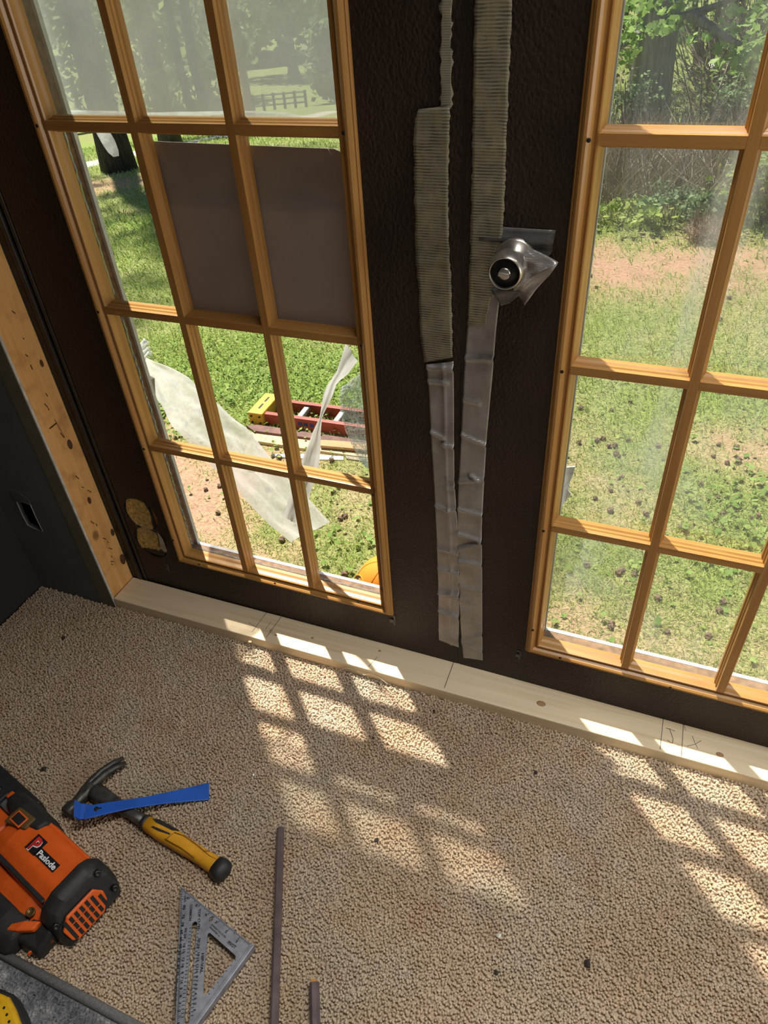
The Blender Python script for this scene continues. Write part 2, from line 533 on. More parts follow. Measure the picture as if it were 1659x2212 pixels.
def carpet_pile():
    """short cut-pile tufts standing on the floor, in the part of the room in view"""
    st = 0.0047
    xs = np.arange(-0.485, 2.35, st); ys = np.arange(-1.25, -0.072, st)
    X, Y = np.meshgrid(xs, ys); X = X.ravel(); Y = Y.ravel()
    X = X+rng.normal(0, st*0.28, X.size); Y = Y+rng.normal(0, st*0.28, X.size)
    # what the camera (or a step beside it) can see
    d = np.stack([X-CAM[0], Y-CAM[1], -CAM[2]*np.ones_like(X)], 1)
    z = d @ _f; u = d @ _r/z*FPX; v = -(d @ _u)/z*FPX
    k = (u > -1200) & (u < 1200) & (v < 1420) & (z > 0) & (Y < -0.089+0.007*X) & (X > ROOM_L+0.004)
    k &= ~((X < -0.219) & (Y > -0.096))
    X, Y = X[k], Y[k]; n = X.size
    h = 0.0090+rng.normal(0, 0.0010, n)
    # matted, darker traffic lanes lie lower
    lo = np.array([mnoise.noise((x*4.0, y*4.0, 0.3)) for x, y in zip(X, Y)])
    h = h*(1+0.22*lo)
    r = st*(0.58+rng.uniform(-0.1, 0.14, n))
    lx = rng.normal(0, 0.0016, n)+0.0008*lo; ly = rng.normal(0, 0.0016, n)
    a0 = rng.uniform(0, 6.28, n)
    V = np.zeros((n, 9, 3), np.float32)
    for q in range(4):
        a = a0+q*math.pi/2
        V[:, q] = np.stack([X+r*0.75*np.cos(a), Y+r*0.75*np.sin(a), np.full(n, -0.0005)], 1)
        a = a+0.6
        V[:, 4+q] = np.stack([X+lx*0.7+r*np.cos(a), Y+ly*0.7+r*np.sin(a), h*0.78], 1)
    V[:, 8] = np.stack([X+lx, Y+ly, h], 1)
    base = np.array([[0, 1, 5], [0, 5, 4], [1, 2, 6], [1, 6, 5], [2, 3, 7], [2, 7, 6], [3, 0, 4], [3, 4, 7],
                     [4, 5, 8], [5, 6, 8], [6, 7, 8], [7, 4, 8]])
    Fa = (base[None]+9*np.arange(n)[:, None, None]).reshape(-1, 3)
    o = big_mesh('carpet_pile', V.reshape(-1, 3), Fa, M['carpet'], fl, True)
    o['kind'] = 'stuff'
    # coarser pile over the rest of the room floor
    st2 = 0.0095
    xs = np.arange(ROOM_L+0.004, 3.0, st2); ys2 = np.arange(-2.3, -0.098, st2)
    X2, Y2 = np.meshgrid(xs, ys2); X2 = X2.ravel(); Y2 = Y2.ravel()
    X2 = X2+rng.normal(0, st2*0.25, X2.size); Y2 = Y2+rng.normal(0, st2*0.25, X2.size)
    d = np.stack([X2-CAM[0], Y2-CAM[1], -CAM[2]*np.ones_like(X2)], 1)
    z = d @ _f; zz = np.where(z > 0.01, z, 1.0); u = d @ _r/zz*FPX; v = -(d @ _u)/zz*FPX
    inside = (u > -1195) & (u < 1195) & (v < 1415) & (z > 0.01) & (Y2 > -1.25) & (X2 < 2.35)
    k = ~inside & (X2 > ROOM_L+0.004)
    X2, Y2 = X2[k], Y2[k]; n2 = X2.size
    V2 = np.zeros((n2, 5, 3), np.float32); a0 = rng.uniform(0, 6.28, n2); r2 = st2*0.8
    for q in range(4):
        V2[:, q] = np.stack([X2+r2*np.cos(a0+q*math.pi/2), Y2+r2*np.sin(a0+q*math.pi/2), np.full(n2, 0.003)], 1)
    V2[:, 4] = np.stack([X2+rng.normal(0, .002, n2), Y2+rng.normal(0, .002, n2), 0.0095+rng.normal(0, .001, n2)], 1)
    b2 = np.array([[0, 1, 4], [1, 2, 4], [2, 3, 4], [3, 0, 4]])
    o = big_mesh('carpet_pile', V2.reshape(-1, 3), (b2[None]+5*np.arange(n2)[:, None, None]).reshape(-1, 3), M['carpet'], fl, True)
    o['kind'] = 'stuff'
carpet_pile()

def boolean(o, cutter):
    md = o.modifiers.new('cut', 'BOOLEAN'); md.operation = 'DIFFERENCE'; md.solver = 'EXACT'; md.object = cutter
    bpy.context.view_layer.update()
    me = bpy.data.meshes.new_from_object(o.evaluated_get(bpy.context.evaluated_depsgraph_get()))
    o.modifiers.clear()
    old = o.data; o.data = me; bpy.data.meshes.remove(old)
    bpy.data.objects.remove(cutter)

# wall left of the doors: grey sheet with a torn slot
WY = -0.092
wf = tag(empty('wall_front', (-0.35, WY, 0)), 'dark grey drywall beside the door opening', kind='structure')
TWf = Matrix.Translation(wf.location).inverted()
def wpart(o):
    o.parent = wf; o.matrix_parent_inverse = TWf; return o
ws = box('drywall', (ROOM_L, WY, 0), (-0.2205, WY+0.010, CEIL), M['wall_grey'])
hp = [D(*p, WY) for p in [(36, 1083), (50, 1084), (66, 1090), (78, 1118), (93, 1148), (76, 1142), (60, 1134), (48, 1112)]]
bm = bmesh.new()
va = [bm.verts.new((p.x, WY-0.02, p.z)) for p in hp]; vb = [bm.verts.new((p.x, WY+0.05, p.z)) for p in hp]
bm.faces.new(va); bm.faces.new(vb[::-1])
for i in range(len(hp)):
    j = (i+1) % len(hp); bm.faces.new((va[i], vb[i], vb[j], va[j]))
bmesh.ops.recalc_face_normals(bm, faces=bm.faces)
boolean(ws, bm_obj('cutter', bm))
wpart(ws)
wpart(box('cavity_shade', (ROOM_L-0.09, WY+0.030, 0), (-0.262, WY+0.040, CEIL), M['black']))  # black panel painted in for the shade inside the slot
wpart(tube('torn_rim', [Vector((p.x, WY-0.0005, p.z)) for p in hp+[hp[0]]], 0.0013, plain('dull gypsum rim', (0.30, 0.29, 0.26), 0.9), None, 6))
wpart(box('bare_strip', (-0.262, WY-0.0006, 0), (-0.2206, WY+0.001, CEIL), M['wall_olive']))
wpart(box('drywall_edge', (-0.2205, WY+0.0005, 0.0), (-0.2185, WY+0.0065, CEIL), M['plaster']))
# torn paper lip round the slot
lip = [D(*p, WY-0.001) for p in [(24, 1058), (38, 1062), (62, 1080), (66, 1090), (50, 1084), (36, 1083), (26, 1074)]]
wpart(prism('torn_paper', [(p.x, p.z) for p in lip], Matrix(((1, 0, 0, 0), (0, 0, 1, WY-0.0015), (0, 1, 0, 0), (0, 0, 0, 1))), 0.0012,
            plain('torn paper face', (0.10, 0.105, 0.10), 0.9)))
wpart(box('wall_right_of_doors', (1.715, WY, 0), (ROOM_R, 0.05, 2.32), M['wall_room']))
wpart(box('wall_right_of_fill_gap', (2.50, WY, 2.32), (ROOM_R, 0.05, CEIL), M['wall_room']))  # these pieces leave a gap added for the high fill light
wpart(box('wall_above_doors', (ROOM_L, WY, 2.12), (1.715, 0.05, 2.32), M['wall_room']))
wpart(box('wall_above_fill_gap', (ROOM_L, WY, 3.05), (2.50, 0.05, CEIL), M['wall_room']))
wpart(box('wall_beside_fill_gap', (ROOM_L, WY, 2.32), (0.70, 0.05, 3.05), M['wall_room']))
wpart(box('wall_sheathing', (ROOM_L-0.1, 0.0, -0.06), (-0.262, 0.05, CEIL), M['wall_room']))

tag(box('wall_left', (ROOM_L-0.1, ROOM_B, 0), (ROOM_L, WY, CEIL), drywall_material('side wall with shade in colour', (0.02, 0.021, 0.021))), 'dark side wall in the corner with shade put into its colour', kind='structure')  # near-black colour stands in for the lack of light in this corner
bm = bmesh.new()
for l_, h_ in (((ROOM_R, ROOM_B, 0), (ROOM_R+0.1, -0.72, CEIL)), ((ROOM_R, -0.12, 0), (ROOM_R+0.1, 0.05, CEIL)), ((ROOM_R, -0.72, 0), (ROOM_R+0.1, -0.12, 0.45)), ((ROOM_R, -0.72, 1.55), (ROOM_R+0.1, -0.12, CEIL))):
    box_bm(bm, [(p+q)/2 for p, q in zip(l_, h_)], [q-p for p, q in zip(l_, h_)])
tag(bm_obj('wall_right', bm, M['wall_room']), 'side wall with a narrow opening added for fill light', kind='structure')  # gap in this wall added for the side fill light
tag(box('wall_back', (ROOM_L, ROOM_B-0.1, 0), (ROOM_R, ROOM_B, CEIL), M['wall_room']), 'plain back wall of the room', kind='structure')
tag(box('ceiling', (ROOM_L-0.1, ROOM_B-0.1, CEIL), (ROOM_R+0.1, 0.05, CEIL+0.08), M['ceiling']), 'pale ceiling', kind='structure')
M['white_paint'] = plain('white paint', (0.75, 0.75, 0.73), 0.5)
def fill_frame(name, lo, hi, ax):
    bm = bmesh.new(); t = 0.05
    for s in (0, 1):
        l = list(lo); h = list(hi)
        if s == 0: h[ax] = lo[ax]+t
        else: l[ax] = hi[ax]-t
        box_bm(bm, [(p+q)/2 for p, q in zip(l, h)], [q-p for p, q in zip(l, h)])
        l = list(lo); h = list(hi)
        if s == 0: h[2] = lo[2]+t
        else: l[2] = hi[2]-t
        l[ax] += t; h[ax] -= t
        box_bm(bm, [(p+q)/2 for p, q in zip(l, h)], [q-p for p, q in zip(l, h)])
    return tag(bm_obj(name, bm, M['white_paint']), 'white frame of an opening added for fill light', kind='structure')
fill_frame('fill_opening_1', (0.70, -0.03, 2.32), (2.50, 0.04, 3.05), 0)  # unseen opening above the doors, added to hold the high fill light
fill_frame('fill_opening_2', (ROOM_R+0.01, -0.72, 0.45), (ROOM_R+0.08, -0.12, 1.55), 1)  # unseen side opening, added to hold the side fill light

# the bare stud that closes the opening on the left, and the dark door frame
st = tag(box('trim_1', (-0.259, -0.0845, 0.0), (-0.220, 0.0, 2.12), M['stud'], bevel=0.0015), 'bare orange pine stud with staple marks and knots', kind='structure')
M['staple'] = plain('rusty staple', (0.05, 0.025, 0.015), 0.7)
stp = [((99, 850), (103, 856)), ((96, 872), (103, 880)), ((104, 882), (106, 886)), ((130, 935), (138, 945)), ((163, 1028), (170, 1034)),
       ((177, 1051), (181, 1054)), ((189, 1059), (197, 1063)), ((196, 1126), (203, 1131)), ((207, 1131), (210, 1136)), ((222, 1162), (229, 1165)),
       ((232, 1170), (234, 1172)), ((235, 1184), (242, 1186)), ((240, 1201), (242, 1204)), ((239, 1213), (246, 1213)), ((240, 1218), (243, 1220)),
       ((107, 926), (122, 914)), ((26, 672), (33, 677)), ((55, 766), (60, 770)), ((66, 788), (70, 798)), ((50, 730), (52, 733)), ((184, 985), (189, 998)), ((118, 906), (140, 945))]
for k, (a, b_) in enumerate(stp):
    p, q = at(*a, 0, -0.2195), at(*b_, 0, -0.2195)
    o = tube('nail_mark' if k > 14 else 'staple', [p, q], 0.0016 if k == 15 else 0.0011 if k != 21 else 0.0006, M['staple'], st, 5)
for (cx, cy, r) in [((151), 960, 0.009), (193, 1081, 0.007), (243, 1150, 0.008), (265, 1208, 0.012), (90, 785, 0.006)]:
    c = at(cx, cy, 0, -0.2198)
    lathe('knot', [(r*0.3, 0.0006), (r*0.8, 0.0005), (r, 0.0002)], Matrix.Translation(c) @ Matrix.Rotation(math.pi/2, 4, 'Y') @ Matrix.Diagonal((1.5, 0.8, 1, 1)),
          plain('dark knot', (0.10, 0.045, 0.015), 0.6, nscale=300, namp=0.6), st, 12)

def door_frame(name, xs):
    bm = bmesh.new()
    for (x0, x1, y0) in xs:
        box_bm(bm, ((x0+x1)/2, (y0+0.075)/2, 1.06), (x1-x0, 0.075-y0, 2.12))
    return tag(bm_obj(name, bm, M['frame_dark'], bevel=0.0015), 'black painted door frame post with weatherstrip grooves', kind='structure')
door_frame('trim_2', [(-0.2195, -0.205, 0.001), (-0.2048, -0.200, 0.010), (-0.1998, -0.187, -0.003), (-0.1868, -0.181, 0.008), (-0.1808, -0.1715, 0.002)])
door_frame('trim_3', [(1.6645, 1.675, 0.002), (1.6755, 1.682, 0.008), (1.6825, 1.714, 0.0)])
tag(box('trim_4', (-0.2195, 0.0, 2.05), (1.714, 0.075, 2.12), M['frame_dark']), 'black head of the door frame', kind='structure')
tag(box('trim_5', (-0.2195, 0.0, -0.02), (1.714, 0.11, 0.010), plain('threshold metal', (0.10, 0.085, 0.07), 0.5, 0.3)), 'dark door threshold', kind='structure')

# ------------------------------------------------------------------ the two glazed doors
XL, XR, ZB, ZT = 0.004, 0.555, 0.186, 1.862
ROWS = [0.525, 0.858, 1.191, 1.524]
COLS = [0.1863, 0.3726]
PROF = [(-0.0045, 0.024), (-0.004, 0.016), (-0.0015, 0.010), (0.0, 0.0005), (0.0015, -0.0025), (0.0035, -0.003), (0.0065, 0.0005),
        (0.0095, -0.0015), (0.0125, -0.0075), (0.016, -0.0105), (0.020, -0.0105), (0.0235, -0.0075), (0.0255, -0.0025), (0.0275, -0.0025),
        (0.0290, 0.0005), (0.0295, 0.0042)]

def bead(side, x0, x1, z0, z1, mat, parent):
    V = []
    for e in (0, 1):
        for (u, y) in PROF:
            if side == 'L': V.append((x0-u, y, (z0-u) if e == 0 else (z1+u)))
            if side == 'R': V.append((x1+u, y, (z0-u) if e == 0 else (z1+u)))
            if side == 'B': V.append(((x0-u) if e == 0 else (x1+u), y, z0-u))
            if side == 'T': V.append(((x0-u) if e == 0 else (x1+u), y, z1+u))
    n = len(PROF)
    Fc = [(i, i+1, n+i+1, n+i) for i in range(n-1)] + [(n-1, 0, n, 2*n-1), tuple(range(n)), tuple(range(n, 2*n))[::-1]]
    o = mesh_from('glazing_bead', V, Fc, mat, parent)
    fix_normals(o)
    return o

MUN = [(0.0072, -0.004), (0.0078, -0.001), (0.0078, 0.004), (0.0100, 0.006), (0.0100, 0.011), (0.0128, 0.014), (0.0128, 0.024)]
def muntin(vertical, c, a, b, mat, parent):
    pr_ = [(-w, y) for w, y in MUN][::-1]+[(w, y) for w, y in MUN]
    V = []
    for e in (a, b):
        for (w, y) in pr_:
            V.append((c+w, y, e) if vertical else (e, y, c+w))
    n = len(pr_)
    Fc = [(i, (i+1) % n, n+(i+1) % n, n+i) for i in range(n)] + [tuple(range(n)), tuple(range(n, 2*n))[::-1]]
    o = mesh_from('muntin', V, Fc, mat, parent)
    fix_normals(o)
    return o

def make_door(name, label, ox, oz, sx0, sx1):
    root = tag(empty(name, ((sx0+sx1)/2, 0.0265, 0.012)), label, kind='structure')
    inv = Matrix.Translation(root.location).inverted()
    def P(o):
        o.parent = root; o.matrix_parent_inverse = inv; return o
    x0, x1, z0, z1 = XL+ox, XR+ox, ZB+oz, ZT+oz
    # slab with the glazed opening
    a = [(sx0, 0.012), (sx1, 0.012), (sx1, 2.045), (sx0, 2.045)]
    i_ = [(x0-0.008, z0-0.008), (x1+0.008, z0-0.008), (x1+0.008, z1+0.008), (x0-0.008, z1+0.008)]
    V = [(x, 0.004, z) for x, z in a+i_]+[(x, 0.049, z) for x, z in a+i_]
    Fc = []
    for k in range(4):
        j = (k+1) % 4
        Fc += [(k, j, 4+j, 4+k), (8+j, 8+k, 12+k, 12+j), (j, k, 8+k, 8+j), (4+k, 4+j, 12+j, 12+k)]
    slab = mesh_from('door_slab', V, Fc, M['slab']); fix_normals(slab)
    P(slab)
    for s in 'LRBT':
        P(bead(s, x0, x1, z0, z1, M['trim_v'] if s in 'LR' else M['trim_h'], None))
    # wooden grille: uprights run through, cross bars are pieces between them
    for c in COLS:
        P(muntin(True, ox+c, z0-0.001, z1+0.001, M['trim_v'], None))
    xe = [x0-0.002, ox+COLS[0]-0.0075, ox+COLS[0]+0.0075, ox+COLS[1]-0.0075, ox+COLS[1]+0.0075, x1+0.002]
    for r in ROWS:
        for k in range(3):
            P(muntin(False, r+oz, xe[2*k], xe[2*k+1], M['trim_h'], None))
    # white lite frame on the outside
    bm = bmesh.new()
    t = 0.03
    for l, h in (((x0-t, .049, z0-t), (x0+0.004, .058, z1+t)), ((x1+0.002, .049, z0-t), (x1+t, .058, z1+t)),
                 ((x0-0.002, .049, z0-t), (x1+0.002, .058, z0-0.002)), ((x0-0.002, .049, z1+0.002), (x1+0.002, .058, z1+t)),
                 ):
        box_bm(bm, [(p+q)/2 for p, q in zip(l, h)], [q-p for p, q in zip(l, h)])
    P(bm_obj('outer_lite_frame', bm, M['white_dirty']))
    bm = bmesh.new()
    for l, h in (((x0-0.0079, .0245, z0-0.0079), (x0-0.003, .0489, z1+.0079)), ((x1+0.003, .0245, z0-0.0079), (x1+0.0079, .0489, z1+.0079)), ((x0-0.003, .0245, z0-0.0079), (x1+0.003, .0489, z0-0.003))):
        box_bm(bm, [(p+q)/2 for p, q in zip(l, h)], [q-p for p, q in zip(l, h)])
    P(bm_obj('reveal', bm, M['reveal']))
    return root, P, slab
M['white_dirty'] = plain('weathered white frame', (0.70, 0.71, 0.73), 0.6, nscale=60, namp=0.08)
M['reveal'] = plain('raw brown edge of the door cut', (0.22, 0.13, 0.075), 0.8, nscale=60, namp=0.4)

ox2, oz2 = 0.9263, -0.003
door1, P1, slab1 = make_door('door_1', 'brown pebbled fifteen-light door with glass broken out of the lower panes', 0.0, 0.0, -0.169, 0.7435)
door2, P2, slab2 = make_door('door_2', 'brown pebbled fifteen-light door with knob and dusty glass panes', ox2, oz2, 0.7485, 1.662)

def pane_box(c, r, ox, oz, mat, P):
    xs = [XL+ox, ox+COLS[0], ox+COLS[1], XR+ox]; zs = [ZB+oz]+[q+oz for q in ROWS]+[ZT+oz]
    return P(box('pane', (xs[c]+0.001, 0.0265, zs[r]+0.001), (xs[c+1]-0.001, 0.0285, zs[r+1]-0.001), mat))
for r in range(5):
    for c in range(3):
        pane_box(c, r, ox2, oz2, M['glass'], P2)
for r in (3, 4):
    for c in range(3):
        pane_box(c, r, 0, 0, M['glass_old'], P1)

# jagged remains of glass along the opening of the left door
def shards(p0, p1, inward, n, P, wmax=0.012):
    V = []; Fc = []
    p0 = Vector(p0); p1 = Vector(p1); inw = Vector(inward)
    for k in range(n+1):
        q = p0.lerp(p1, k/n); w = wmax*(0.25+0.75*random.random())
        V += [q, q+inw*w, q+Vector((0, 0.004, 0)), q+inw*w+Vector((0, 0.004, 0))]
    for k in range(n):
        a = 4*k; b = a+4
        Fc += [(a, b, b+1, a+1), (a+2, a+3, b+3, b+2), (a+1, b+1, b+3, a+3)]
    return P(mesh_from('glass_shards', V, Fc, M['shard']))
shards((XL-0.002, 0.03, ZB), (XL-0.002, 0.03, ROWS[0]), (1, 0, 0), 60, P1, 0.006)
shards((XL-0.002, 0.03, ROWS[0]+.02), (XL-0.002, 0.03, ROWS[1]), (1, 0, 0), 60, P1, 0.006)
shards((XL-0.002, 0.03, ROWS[1]+.02), (XL-0.002, 0.03, ROWS[2]-.01), (1, 0, 0), 40, P1, 0.004)
shards((XL+0.01, 0.03, ZB-0.001), (XR, 0.03, ZB-0.001), (0, 0, 1), 70, P1, 0.005)

# dark screw holes on the beads
M['screw'] = plain('black screw recess', (0.012, 0.010, 0.009), 0.6)
def screw(px, py, P):
    c = D(px, py, -0.0104)
    P(lathe('screw', [(0.0030, 0.0), (0.0030, 0.0007), (0.0012, 0.0007)], Matrix.Translation(c) @ Matrix.Rotation(math.pi/2, 4, 'X'), M['screw'], None, 10))
for p in [(80, 272), (212, 674), (311, 970), (374, 1167), (742, 287), (780, 746), (806, 1069), (825, 1273), (430, 1219), (594, 1260), (774, 1300)]:
    screw(*p, P1)
for p in [(1272, 303), (1214, 803), (1174, 1147), (1151, 1361), (1210, 1421), (1448, 1485)]:
    screw(*p, P2)

# round holes torn in the left stile: wood, foam and a dark lower lip
cut = bmesh.new()
HC = [(-0.109, 0.292, 0.051), (-0.109, 0.194, 0.052)]
for k, (cx, cz, r) in enumerate(HC):
    bm = bmesh.new()
    bmesh.ops.create_cone(bm, cap_ends=True, segments=40, radius1=r, radius2=r, depth=0.016,
                          matrix=Matrix.Translation((cx, 0.004, cz)) @ Matrix.Rotation(math.pi/2, 4, 'X'))
    boolean(slab1, bm_obj('cutter', bm))
M['core_wood'] = wood('torn wood core', (0.38, 0.17, 0.05), (0.50, 0.27, 0.09), 2, 0.8)
M['foam'] = plain('yellow foam core', (0.66, 0.48, 0.17), 0.95, nscale=120, namp=0.45, bscale=160, bstr=0.9)
def union_w(z):
    xl, xr = None, None
    for cx, cz, r in HC:
        d = r*0.985
        if abs(z-cz) < d:
            w = math.sqrt(d*d-(z-cz)**2)
            xl = cx-w if xl is None else min(xl, cx-w); xr = cx+w if xr is None else max(xr, cx+w)
    return xl, xr
zs_ = np.linspace(0.3415, 0.1435, 50)
def hole_panel(name, mat, y0, y1, fl_, fr_, zlo, jag=0.0):
    Ls, Rs = [], []
    for z in zs_:
        if z < zlo: break
        xl, xr = union_w(z)
        Ls.append((max(xl, fl_(z)), z)); Rs.append((min(xr, fr_(z)), z))
    if jag:
        a, b = Ls[-1][0], Rs[-1][0]
        for k in range(1, 12):
            Ls.append((a+(b-a)*k/12, zlo-jag*random.random()+0.01*(k/12-0.6)))
    poly = Ls+Rs[::-1]
    return P1(prism(name, poly, Matrix(((1, 0, 0, 0), (0, 0, 1, y0), (0, 1, 0, 0), (0, 0, 0, 1))), y1-y0, mat))
hole_panel('core_wood', M['core_wood'], 0.0108, 0.0115, lambda z: -9, lambda z: 9, 0.144)
hole_panel('foam_core', M['foam'], 0.0062, 0.0107, lambda z: -0.149+0.006*math.sin(z*60), lambda z: -0.082+0.003*math.sin(z*90), 0.172, 0.008)
hole_panel('torn_skin', M['frame_dark'], 0.0075, 0.0106, lambda z: -9, lambda z: -0.075, 0.1445)
# wrinkled pale seam between the two circles
seamp = []
for k in range(24):
    q = 2*math.pi*k/24
    seamp.append((-0.109+0.035*math.cos(q), 0.0055, 0.2425+0.0075*math.sin(q)-0.12*0.035*math.cos(q)))
P1(tube('glue_seam', seamp+[seamp[0]], 0.0016, plain('pale glue', (0.50, 0.42, 0.30), 0.6), None, 6))
P1(mesh_from('peeled_flap', [D(340, 1148, 0.004), D(352, 1165, 0.001), D(361, 1190, 0.003), D(357, 1194, 0.004), D(346, 1184, 0.004), D(343, 1165, 0.004)],
             [(0, 1, 5), (1, 4, 5), (1, 2, 4), (2, 3, 4)], M['plaster']))

# small torn clips below the beads
M['clip'] = plain('worn metal clip', (0.12, 0.11, 0.10), 0.4, 0.4)
def clip(px, py, P, s=1.0):
    c = D(px, py, 0.003)
    bm = bmesh.new()
    box_bm(bm, c+Vector((0, 0, 0)), (0.013*s, 0.003, 0.011*s))
    box_bm(bm, c+Vector((0.006*s, 0, 0.010*s)), (0.004*s, 0.003, 0.020*s))
    box_bm(bm, c+Vector((0.001*s, 0, 0.019*s)), (0.012*s, 0.0025, 0.003*s))
    box_bm(bm, c+Vector((0.005*s, 0, -0.010*s)), (0.0035*s, 0.0025, 0.008*s))
    P(bm_obj('retaining_clip', bm, M['clip']))
clip(848, 1341, P1)
clip(1119, 1416, P2, 0.8)
clip(362, 1228, P1, 0.7)
P1(box('astragal', (0.738, 0.0055, 0.012), (0.754, 0.05, 2.045), M['frame_dark']))

# knob with a thumb turn
KC = D(1089, 593, -0.064)
KM = Matrix.Translation((KC.x, 0.004, KC.z)) @ Matrix.Rotation(math.pi/2, 4, 'X')
M['nickel'] = plain('brushed nickel', (0.62, 0.58, 0.52), 0.28, 0.9, nscale=200, namp=0.08)
M['knob_black'] = plain('black knob face', (0.012, 0.012, 0.013), 0.4)
kn = P2(lathe('door_knob', [(0.030, 0.0), (0.031, 0.004), (0.028, 0.008), (0.015, 0.012), (0.0145, 0.022), (0.020, 0.028), (0.0265, 0.037),
                            (0.0275, 0.048), (0.0255, 0.060), (0.0235, 0.0655), (0.0222, 0.0665), (0.0215, 0.0655), (0.0213, 0.060)], KM, M['nickel'], None, 36))
def subp(o, parent):
    o.parent = parent; return o
subp(lathe('knob_face', [(0.0212, 0.0590), (0.0212, 0.0625), (0.001, 0.0625)], KM, M['knob_black'], None, 30), kn)
tt = lathe('thumb_turn', [(0.0085, 0.0625), (0.0085, 0.0665), (0.007, 0.0675)], KM, M['nickel'], None, 24)
subp(tt, kn)
bm = bmesh.new(); box_bm(bm, (0, 0, 0.069), (0.0165, 0.005, 0.009)); bmesh.ops.transform(bm, matrix=KM @ Matrix.Rotation(-0.15, 4, 'Z'), verts=bm.verts)
subp(bm_obj('turn_bar', bm, M['nickel'], bevel=0.001), kn)

# ------------------------------------------------------------------ tape on the doors
def tape_strip(name, label, pairs, mat, wrinkles=(), y=0.0026, fray=0.0, thick=0.0005, group=None, amp=0.0022, nacross=10, per=0.006, fold=None):
    """pairs of left/right photo points down a strip stuck on the door face"""
    L = [D(*p[0], y) for p in pairs]; R = [D(*p[1], y) for p in pairs]
    tot = sum((L[i+1]-L[i]).length for i in range(len(L)-1))
    m_ = max(8, int(tot/per))
    cum = [0]
    for i in range(len(L)-1): cum.append(cum[-1]+(L[i+1]-L[i]).length)
    V = []
    for a in range(m_+1):
        s = tot*a/m_
        i = max(j for j in range(len(L)-1) if cum[j] <= s+1e-9)
        t = (s-cum[i])/(cum[i+1]-cum[i])
        pl, pr2 = L[i].lerp(L[i+1], t), R[i].lerp(R[i+1], t)
        for b in range(nacross+1):
            w = b/nacross
            q = pl.lerp(pr2, w)
            h = 0.0006*(1+mnoise.noise((q.x*70, q.z*25, 3.1)))+0.0007*abs(mnoise.noise((q.x*40, q.z*160, 8.1)))
            for (ws_, wa, sk, wd, w0, w1) in wrinkles:
                if w0-0.02 <= w <= w1+0.02:
                    dz = (s/tot-ws_-sk*(w-0.5))*tot/wd + 0.5*mnoise.noise((w*4, ws_*50, 0))
                    h += wa*math.exp(-dz*dz)
            if fold is not None:
                h += 0.002*math.exp(-((w-fold)/0.05)**2)
            e = 0.0
            if fray and b in (0, nacross):
                e = fray*(random.random()-0.5)*2
            V.append((q.x+e, q.y-h, q.z))
    n = nacross+1
    Fc = [(a*n+b, a*n+b+1, (a+1)*n+b+1, (a+1)*n+b) for a in range(m_) for b in range(nacross)]
    o = mesh_from(name, V, Fc, mat, None, True)
    md = o.modifiers.new('thickness', 'SOLIDIFY'); md.thickness = thick; md.offset = -1
    return tag(o, label, 'tape', group)

def wr(*ss, a=0.0035, sk=0.02, wd=0.0035):
    out = []
    for s in ss:
        out.append((s, a*random.uniform(0.6, 1.3), random.uniform(-sk, sk), wd*random.uniform(0.7, 1.4), 0, 1))
    return out
G = 'tape strips stuck down the middle of the doors'
tape_strip('tape_strip', 'narrow frayed strip of greenish tape residue left of the black gap at the top',
           [((955, -40), (978, -40)), ((953, 60), (977, 60)), ((951, 150), (975, 150)), ((951, 236), (975, 236))], M['scrim2'], fray=0.004, group=G)
tape_strip('tape_strip', 'wide tan tape with peeling scrim threads left of the black gap',
           [((902, 236), (972, 228)), ((896, 262), (972, 258)), ((894, 320), (971, 320)), ((895, 410), (969, 410)), ((898, 530), (971, 530)),
            ((905, 640), (976, 640)), ((908, 725), (978, 722)), ((918, 782), (979, 771))], M['scrim'],
           wr(0.1, 0.32, 0.55, 0.86, a=0.0018), fray=0.0012, y=0.0012, group=G)
L3 = [(0.012, 0.006, 0.01, 0.004, 0, 1), (0.05, 0.005, 0.01, 0.0035, 0, 0.75), (0.205, 0.006, 0.03, 0.004, 0, 0.6), (0.225, 0.006, 0.02, 0.004, 0.5, 1),
      (0.34, 0.004, 0.01, 0.003, 0.6, 1), (0.37, 0.004, 0.01, 0.003, 0.6, 1), (0.445, 0.005, 0.03, 0.004, 0, 0.7), (0.45, 0.005, 0.0, 0.004, 0.6, 1),
      (0.60, 0.0035, 0.02, 0.003, 0, 1), (0.68, 0.005, 0.02, 0.004, 0, 1), (0.775, 0.007, 0.0, 0.007, 0, 1), (0.86, 0.006, 0.015, 0.006, 0, 1), (0.955, 0.003, 0.02, 0.003, 0, 1)]
tape_strip('tape_strip', 'wrinkled silver tape running to the sill left of the black gap',
           [((922, 786), (980, 780)), ((928, 862), (981, 862)), ((931, 940), (981, 944)), ((938, 1045), (982, 1042)), ((943, 1150), (990, 1150)),
            ((947, 1255), (993, 1258)), ((948, 1382), (991, 1398))], M['tape'], L3, y=0.0034, fold=0.62, group=G, per=0.0025, nacross=16)
tape_strip('tape_strip', 'long ribbed tan tape residue right of the black gap, above the knob',
           [((1026, -40), (1107, -40)), ((1024, 100), (1103, 100)), ((1022, 200), (1099, 200)), ((1020, 350), (1093, 350)), ((1017, 500), (1088, 482)),
            ((1014, 600), (1070, 600)), ((1010, 700), (1050, 700))], M['scrim'], wr(0.1, 0.26, 0.42, a=0.0012), y=0.0012, fray=0.0012, group=G)
